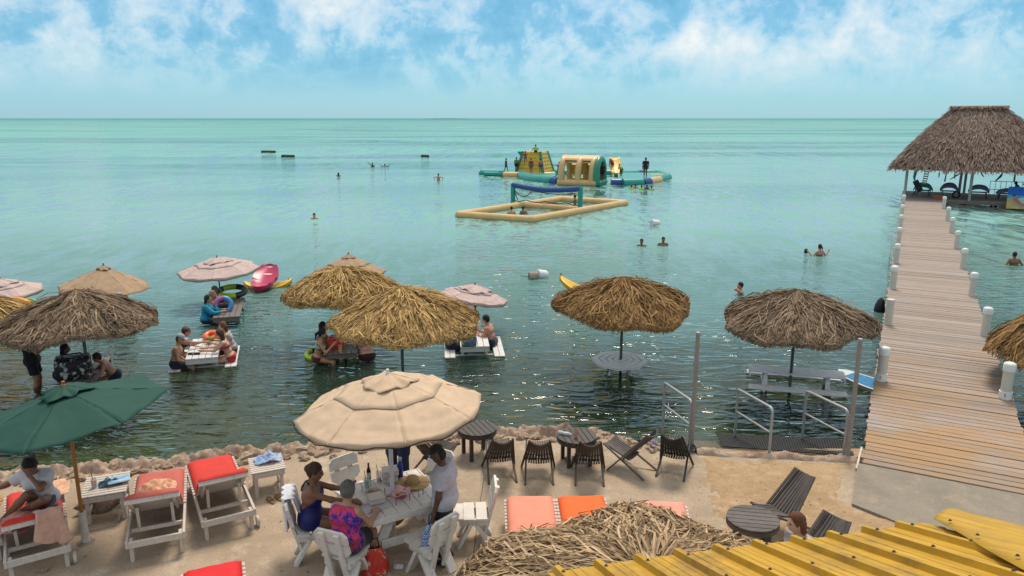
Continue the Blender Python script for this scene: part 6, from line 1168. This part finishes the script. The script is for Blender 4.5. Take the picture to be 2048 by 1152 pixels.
t = lathe_thing('food_plate', 'plate of food scraps beside the gesturing arm', 'plate', T(747, 986), [('plate', [(0, .004), (.07, .004), (.11, .02), (.115, .022), (.11, .016), (.07, 0), (0, 0)], pm('grey_plate', (.36, .34, .34), .5))], GT)
for (x, y) in ((.02, .01), (-.03, .02)): mb = MB(); mb.tube([(x - .04, y, .02), (x, y, .045), (x + .04, y + .01, .02)], [.015, .028, .015], 8); mb.build('food', pm('pale_food', (.50, .40, .26), .7), t, smooth=80)
for i, (px, py) in enumerate(((742, 972), (820, 1000), (838, 994), (770, 988), (846, 988), (724, 983), (792, 1010))): t = thing('table_straw', 'dark straw standing at the table edge, %s from the left' % ['third', 'fifth', 'sixth', 'second', 'seventh', 'first', 'fourth'][i], 'straw', T(px, py), 0, 'dark straws in the table slots'); mb = MB(); mb.tube([(0, 0, -.02), (.002 * i - .006, .002, .085)], .0045, 6); mb.build('tube', blkp, t, smooth=60); mb = MB(); mb.lathe([(.006, 0), (.008, 0), (.008, .004), (.006, .004)], 8); mb.build('collar', blkp, t)
# --- bags, towels, shoes
m_chk = bpy.data.materials.new('blue_check'); m_chk.use_nodes = True; n = m_chk.node_tree.nodes; l = m_chk.node_tree.links; ck = n.new('ShaderNodeTexChecker'); ck.inputs['Scale'].default_value = 46; ck.inputs[1].default_value = (.04, .12, .34, 1); ck.inputs[2].default_value = (.40, .48, .62, 1); tcx = n.new('ShaderNodeTexCoord'); l.new(tcx.outputs['Object'], ck.inputs[0]); l.new(ck.outputs[0], n['Principled BSDF'].inputs['Base Color']); n['Principled BSDF'].inputs['Roughness'].default_value = .85
def soft_bag(label, loc, rz, w_, d_, h_, mat_, strap_m):
    t = thing('beach_bag', label, 'bag', loc, rz, 'bags by the dining table'); mb = MB()
    mb.grid(lambda u, v: Vector((math.cos(6.2832 * u) * w_ / 2 * (1 - .55 * v ** 2.5) * (1 + .05 * mn.noise((u * 5, v * 4, w_))), math.sin(6.2832 * u) * d_ / 2 * (1 - .75 * v ** 2.2), h_ * v)), 28, 10); mb.prism([(math.cos(a) * w_ / 2, math.sin(a) * d_ / 2) for a in [i * .2244 for i in range(28)]], .01); mb.build('pouch', mat_, t, smooth=80); mb = MB(); mb.tube([(-w_ * .15, 0, h_ * .97), (-w_ * .12, 0, h_ + .12), (w_ * .12, .02, h_ + .12), (w_ * .15, 0, h_ * .97)], .010, 6); mb.build('handle', strap_m, t, smooth=80); return t
dp_, dr_ = CH['D']; f_ = Vector((-math.sin(dr_), math.cos(dr_), 0)); soft_bag('blue and white checked bag on the front right chair', dp_ + Vector((0, 0, .458)) - f_ * .06, dr_, .34, .16, .26, m_chk, fab('navy_bag', (.02, .035, .12)))
m_rb = pm('red_print', (.46, .022, .014), .8, 0, 15, col2=(.50, .06, .03), wear=((.52, .40, .33), .9), det=2, wthr=(.55, .58)); p = G(752, 1150); soft_bag('red printed beach bag standing beside the floral woman', p, .3, .36, .26, .40, m_rb, blkp)
cl_t = lambda col, nm: fab(nm, col)
# white towel over chair F
ff = Vector((-math.sin(fr_), math.cos(fr_), 0)); fs = Vector((ff.y, -ff.x, 0))
def towelF(u, v):
    s_ = (u - .5) * 1.05; x = (v - .5) * .42 * (1 + .1 * math.sin(u * 6)); fo = .02 * math.sin(v * 19 + u * 3); top = Vector((0, 0, .925)); y = -.295
    if abs(s_) < .05: q = Vector((0, 0, .935)); o_ = y + s_ * .8
    else: q = Vector((0, 0, .935 - (abs(s_) - .05))); o_ = y + (.06 if s_ > 0 else -.075) + (.24 * (abs(s_) - .05)) * (1 if s_ > 0 else .3) + fo
    return fp + ff * (o_ if s_ < 0 or True else 0) + fs * (x - .10) + q
cloth_drape('towel', 'white towel draped over the chair of the woman in navy', 'towel', towelF, fab('white_towel', (.60, .60, .66)), 40, 30, 'towels')
def heap(label, loc, rz, w_, d_, h_, mat_, seed, group='towels', name='towel'):
    def f_(u, v):
        x, y = (u - .5) * 2, (v - .5) * 2; r_ = math.sqrt(x * x + y * y); k_ = max(0, 1 - r_ * .75); z = h_ * (k_ * .8 + .55 * mn.noise((x * 1.6, y * 1.6, seed)) * min(1, k_ * 2.2) + .28 * mn.noise((x * 4, y * 4, seed + 3)) * min(1, k_ * 2)); wob = .12 * mn.noise((x * 2, y * 2, seed + 9)); return Vector(((x + wob) * w_ / 2 * (1 - .12 * y * y), (y + wob) * d_ / 2 * (1 - .12 * x * x), max(z, .004 + .01 * abs(mn.noise((x * 5, y * 5, seed))))))
    return cloth_drape(name, label, 'towel', f_, mat_, 36, 36, group, .006, loc, rz)
peach = fab('peach_towel', (.64, .36, .22)); pinkt = fab('pink_beige_towel', (.56, .33, .25)); bluet = pm('blue_white_towel', (.12, .28, .52), .85, 0, 9, col2=(.48, .50, .60), bump=.2)
def on_l(c, rz, x, y, z): return Vector((c.x, c.y, 0)) + Matrix.Rotation(rz, 3, 'Z') @ Vector((x, y, z))
heap('crumpled peach towel on the faded red cushion', on_l(c_l2, r_l2, .0, .18, .46), r_l2, .50, .48, .21, peach, 1); heap('peach towel spread on the lounger behind the woman in white', on_l(c_l1, r_l1, .16, .62, .46), r_l1, .6, .6, .10, peach, 2); heap('blue and white towel heaped on the small side table', G(536, 919, .47), .4, .42, .34, .14, bluet, 3)
def towel1(u, v):      # over the raised back of the woman's lounger
    s_ = u * 1.0; x = .02 + .30 * v + .10 * u * (v - .2); ca, sa = math.cos(R(30)), math.sin(R(30)); hy, ln = -.15, .78
    if s_ < .42: k_ = ln - .42 + s_; q = Vector((x, hy - k_ * ca - .10 * sa * -1 * 0, .35 + k_ * sa + .115))
    else: k_ = s_ - .42; q = Vector((x + .03 * math.sin(9 * v + 4 * u), hy - ln * ca - .085 - .03 * math.sin(v * 9), .35 + ln * sa + .115 - k_ * .85 * (.75 + .25 * math.sin(2.2 * v))))
    return on_l(c_l1, r_l1, q.x, q.y, q.z + .008 * math.sin(14 * v))
cloth_drape('towel', 'pinkish beige towel hanging over the near lounger back', 'towel', towel1, pinkt, 40, 24, 'towels')
heap('pink towel bunched on the lounger beside the hat', on_l(c_l1, r_l1, -.20, -.25, .50), .2, .5, .7, .12, pm('pink_towel_b', (.55, .24, .20), .85, .12, 9), 5); hat('beige straw hat on the left lounger beside the woman', on_l(c_l0, r_l1, .22, -.15, .50), .24, .10, .11, (straw, straw), (14, -8), .2, 'straw sun hats')
heap('dark blue bundle of clothes on the slatted side table', G(222, 966, .465), .5, .34, .26, .09, fab('dark_blue_cloth', (.012, .06, .10)), 6, name='clothes_bundle')
t = thing('magazine', 'blue magazine lying on the slatted side table', 'magazine', G(238, 960, .50), R(30)); mb = MB(); mb.box((0, 0, .012), (.30, .22, .018), None, .003); mb.build('pages', pm('magazine_page', (.55, .60, .66)), t); mb = MB(); mb.box((0, .0, .0225), (.29, .21, .002)); mb.build('cover_print', pm('cover_blue', (.05, .22, .48), .4, 0, 7, col2=(.42, .55, .66)), t)
drink('iced orange drink in a tall cup on the slatted side table', G(189, 975, .46), (.50, .22, .06), .85)['group'] = 'drinks on small tables'
def sandal(label, loc, rz, mat_, n_straps=2):
    t = thing('sandal_pair', label, 'sandals', loc, rz, 'pairs of sandals')
    for q in (-1, 1):
        mb = MB(); mb.prism([((q * .065) + (.042 + .010 * math.sin(a * 1.0 + .6)) * math.cos(a), .13 * math.sin(a)) for a in [i * .3927 for i in range(16)]], .022); mb.build('sole', mat_, t, smooth=40)
        for k_ in range(n_straps): y = .05 - .07 * k_; mb = MB(); mb.tube([(q * .065 - .045, y, .02), (q * .065 - .025, y + .01, .055), (q * .065 + .025, y + .01, .055), (q * .065 + .045, y, .02)], .012, 6, flat=.5); mb.build('strap', mat_, t, smooth=70)
    return t
sandal('tan two strap sandals on the terrace by the red lounger', G(549, 1000), R(40), pm('tan_leather', (.22, .13, .05), .6)); sandal('black flip flops on the shore rocks behind the stick chairs', G(1337, 890, .07), R(-20), pm('black_rubber', (.012, .012, .013)), 1); sandal('lilac sandals on the shore rocks behind the stick chairs', G(1307, 889, .07), R(30), pm('lilac_foam', (.22, .17, .20), .7)); sandal('brown shoes under the round table beside the stick chairs', G(1143, 922), R(10), pm('brown_shoe', (.08, .06, .05), .7))
heap('black cloth hung over the last stick chair', G(1375, 893, .06) + Vector((0, -.05, 0)), .3, .3, .2, .10, fab('black_tote', (.015, .015, .018)), 8, name='black_cloth')
t = heap('crumpled white napkin dropped on the terrace floor', G(797, 1134, .0), 0, .13, .10, .035, fab('white_towel', (.60, .60, .66)), 9, name='paper_napkin'); t['category'] = 'napkin'
# --- stick chairs and round tables
dkw = pm('dark_stained_wood', (.060, .047, .038), .6, .3, 9, (3, 3, .5), .2, objrand=.5, wear=((.20, .165, .13), .6)); bkw = pm('black_stained_wood', (.018, .017, .016), .55, .3, 9, objrand=.4); gyw = pm('weathered_grey_wood', (.10, .083, .075), .65, .3, 9, objrand=.5, wear=((.24, .205, .18), .6)); brw = pm('dark_table_wood', (.055, .044, .038), .5, .25, 7, (1, 6, 1), .2, objrand=.4, wear=((.16, .135, .11), .6))
for lab, px, py, rz, m_ in (('dark stick chair nearest the dining table', 1000, 945, 8, dkw), ('second dark stick chair in the row facing the sea', 1077, 948, 0, dkw), ('third dark stick chair, with a reddish back, behind the round table', 1177, 950, -3, dkw), ('weathered stick chair turned sideways towards the left', 1258, 938, 52, gyw), ('black stick chair at the end of the row by the pole', 1348, 938, -22, bkw)):
    p = G(px, py); stick_chair(lab, p, R(rz), m_, s=1.0)
p = G(868, 945); stick_chair('dark stick chair half hidden behind the man with cap', p, R(-35), dkw); p = G(1560, 1060); stick_chair('large stick chair turned towards the camera beside the brown table', p, R(118), gyw, s=1.04); p = G(1680, 1030, .85) + Vector((-.82, -.57, 0)) * .5; p.z = 0; p8c = p; stick_chair('stick chair holding the girl at the yellow roof edge', p, R(125), gyw, s=1.1)
p = G(1152, 924); round_table('dark round wooden table with a bottle and glass', p, R(12), brw, .34, .50); p = G(955, 910); round_table('dark round wooden table beside the beige umbrella', p, R(25), brw, .34, .52); p = G(1506, 1033, .48); round_table('brown round table beside the straw roof', (p.x, p.y, 0), R(80), gyw, .35, .46)
lathe_thing('drinking_glass', 'empty glass on the dark round table', 'glass', G(1152, 876, .502), [('glass', [(0, 0), (.03, 0), (.036, .16), (.033, .16), (.027, .01)], glass('amber_glass', (.55, .33, .25), .45)), ('rest', [(0, .011), (.026, .011), (.028, .03), (0, .03)], pm('red_rest', (.35, .12, .06)))], 'things on the round table')
t = thing('plastic_bottle', 'crushed clear bottle lying on the dark round table', 'bottle', G(1129, 866, .535), R(65), 'things on the round table'); mb = MB(); mb.lathe([(0, -.11), (.028, -.11), (.032, -.06), (.024, -.01), (.031, .05), (.014, .1), (.012, .12)], 14, M=Matrix.Rotation(R(90), 3, 'X')); mb.build('body', glass('pale_plastic', (.62, .68, .74), .6), t, smooth=60); mb = MB(); mb.lathe([(.014, .12), (.014, .14), (0, .14)], 12, M=Matrix.Rotation(R(90), 3, 'X')); mb.build('cap', white, t)
person('girl with auburn hair sitting in the stick chair by the roof', (p8c.x, p8c.y, .265), R(118), pel=(0, .20, .10), lean=14, head=(4, -20), fem=True, sk='fair', hair='auburn', style='bob', s=1.0, wear=(('tank', (.3, .3, .34)), ('shorts', navy)), fl=(-.1, .5, -.2), fr=(.1, .5, -.2), hl=(-.2, .3, .12), hr=(.2, .3, .12), h=.0125)
# woman in white on the near lounger
person('woman in white knit top sitting cross legged, hand over her face', on_l(c_l1, r_l1, .12, .16, .455), r_l1 + R(150), pel=(0, -.02, .09), lean=14, head=(28, 8), fem=True, sk='brown', hair='black', style='pony', wear=(('tee', pm('white_knit', (.60, .57, .58), .85, .1, 60, (1, 1, 3), .4)), ('shorts', (.03, .045, .07))), fl=(.16, .26, .06), fr=(.30, .40, .04), kp=None, hl=(-.03, .27, .60), hr=(.62, .22, .33), ep={-1: (-.7, .2, -.7), 1: (.4, -.5, -.6)}, hand_dir={-1: (.35, -.1, .9), 1: (.9, .2, -.15)}, h=.0115, fingers=True, s=.97)
# --- straw roof in the foreground and small litter
p = G(1302, 1172, 2.05); thatch_umbrella('big shaggy straw umbrella in front, partly under the yellow roof', (p.x, p.y, 0), 2.12, 2.0, .72, 'pale', 41, n_=14000, messy=.25, blade=1.2, wsc=.75, pole_r=.05)
for i in range(26):
    px, py = rnd.uniform(60, 1350), rnd.uniform(985, 1150); q = G(px, py); mb = MB(); a = rnd.uniform(0, 6.3); s_ = rnd.uniform(.012, .035)
    mb.add([(s_ * math.cos(a), s_ * math.sin(a), .004), (-.3 * s_ * math.sin(a), .3 * s_ * math.cos(a), .012), (-s_ * math.cos(a), -s_ * math.sin(a), .005), (.3 * s_ * math.sin(a), -.3 * s_ * math.cos(a), .004)], [(0, 1, 2, 3)])
    if i == 0: lit = mb.v[:]; lf = mb.f[:]; LV, LF = [], []
    o_ = len(LV); LV += [tuple(Vector(v_) + q) for v_ in mb.v]; LF += [tuple(x_ + o_ for x_ in f_2) for f_2 in mb.f]
me = bpy.data.meshes.new('fallen_leaves'); me.from_pydata(LV, [], LF); tag(finish(me, 'fallen_leaves', pm('dead_leaf', (.10, .06, .03), .8, .3)), 'small dead leaves scattered on the terrace', 'leaves', None, 'stuff')
GV, GF = [], []; gr_ = random.Random(3)
for i in range(2600):
    if i < 1500: x = gr_.uniform(-9.5, 3.0); y = shore_y(x) - .25 - abs(gr_.gauss(0, 1.3))
    else: x = gr_.uniform(2.4, 5.6); y = gr_.uniform(8.2, 11.8)
    s_ = gr_.uniform(.004, .013) * (1.6 if gr_.random() < .06 else 1); z = .055 if x > 3.1 and i >= 1500 else .0; a = gr_.uniform(0, 6.3); o_ = len(GV)
    if z: z = sand_pt((x - 2.0) / 5.2, (y - 6.5) / 6.0)[2]
    GV += [(x + s_ * math.cos(a + q_ * 2.1), y + s_ * math.sin(a + q_ * 2.1), z) for q_ in range(3)] + [(x, y, max(z, 0) + s_ * .9)]; GF += [(o_, o_ + 1, o_ + 3), (o_ + 1, o_ + 2, o_ + 3), (o_ + 2, o_, o_ + 3)]
me = bpy.data.meshes.new('gravel'); me.from_pydata(GV, [], GF); tag(finish(me, 'gravel', pm('grit', (.16, .115, .08), .9, 0, 3, col2=(.50, .40, .30), island=True), smooth=0), 'loose grit scattered over the terrace and sand', 'gravel', None, 'stuff')
gj = [G(968, 955), G(958, 1020), G(948, 1100), G(938, 1180)]; tg = bpy.data.objects['terrace_ground']
for a_, b_ in zip(gj, gj[1:]): mb = MB(); mb.bar(a_ + Vector((0, 0, .0025)), b_ + Vector((0, 0, .0025)), .012, .003); mb.build('expansion_joint', pm('joint_filler', (.12, .095, .07), .9, .3), tg)
p = G(206, 1012); rk = bpy.data.objects.new('boulder', rms[5]); C.objects.link(rk); rk.location = (p.x, p.y, .08); rk.rotation_euler = (.2, .1, .8); rk.scale = (.30, .18, .16); tag(rk, 'grey boulder lying under the slatted side table', 'boulder')
p = G(656, 1146); t = thing('walking_cane', 'red cane with black rubber end leaning by the floral woman', 'cane', p); mb = MB(); mb.tube([(0, 0, .03), (.05, .10, .34), (.08, .16, .52)], .010, 8); mb.build('shaft', pm('red_enamel', (.35, .02, .02), .4), t, smooth=60); mb = MB(); mb.lathe([(0, 0), (.045, 0), (.05, .03), (.03, .06), (0, .065)], 14); mb.build('rubber_end', pm('black_rubber', (.012, .012, .013)), t, smooth=60)
p = G(86, 1143); rk = bpy.data.objects.new('loose_stone', rms[3]); C.objects.link(rk); rk.location = (p.x, p.y, .02); rk.scale = (.06, .05, .03); tag(rk, 'small flat stone lying near the lounger wheel', 'stone')
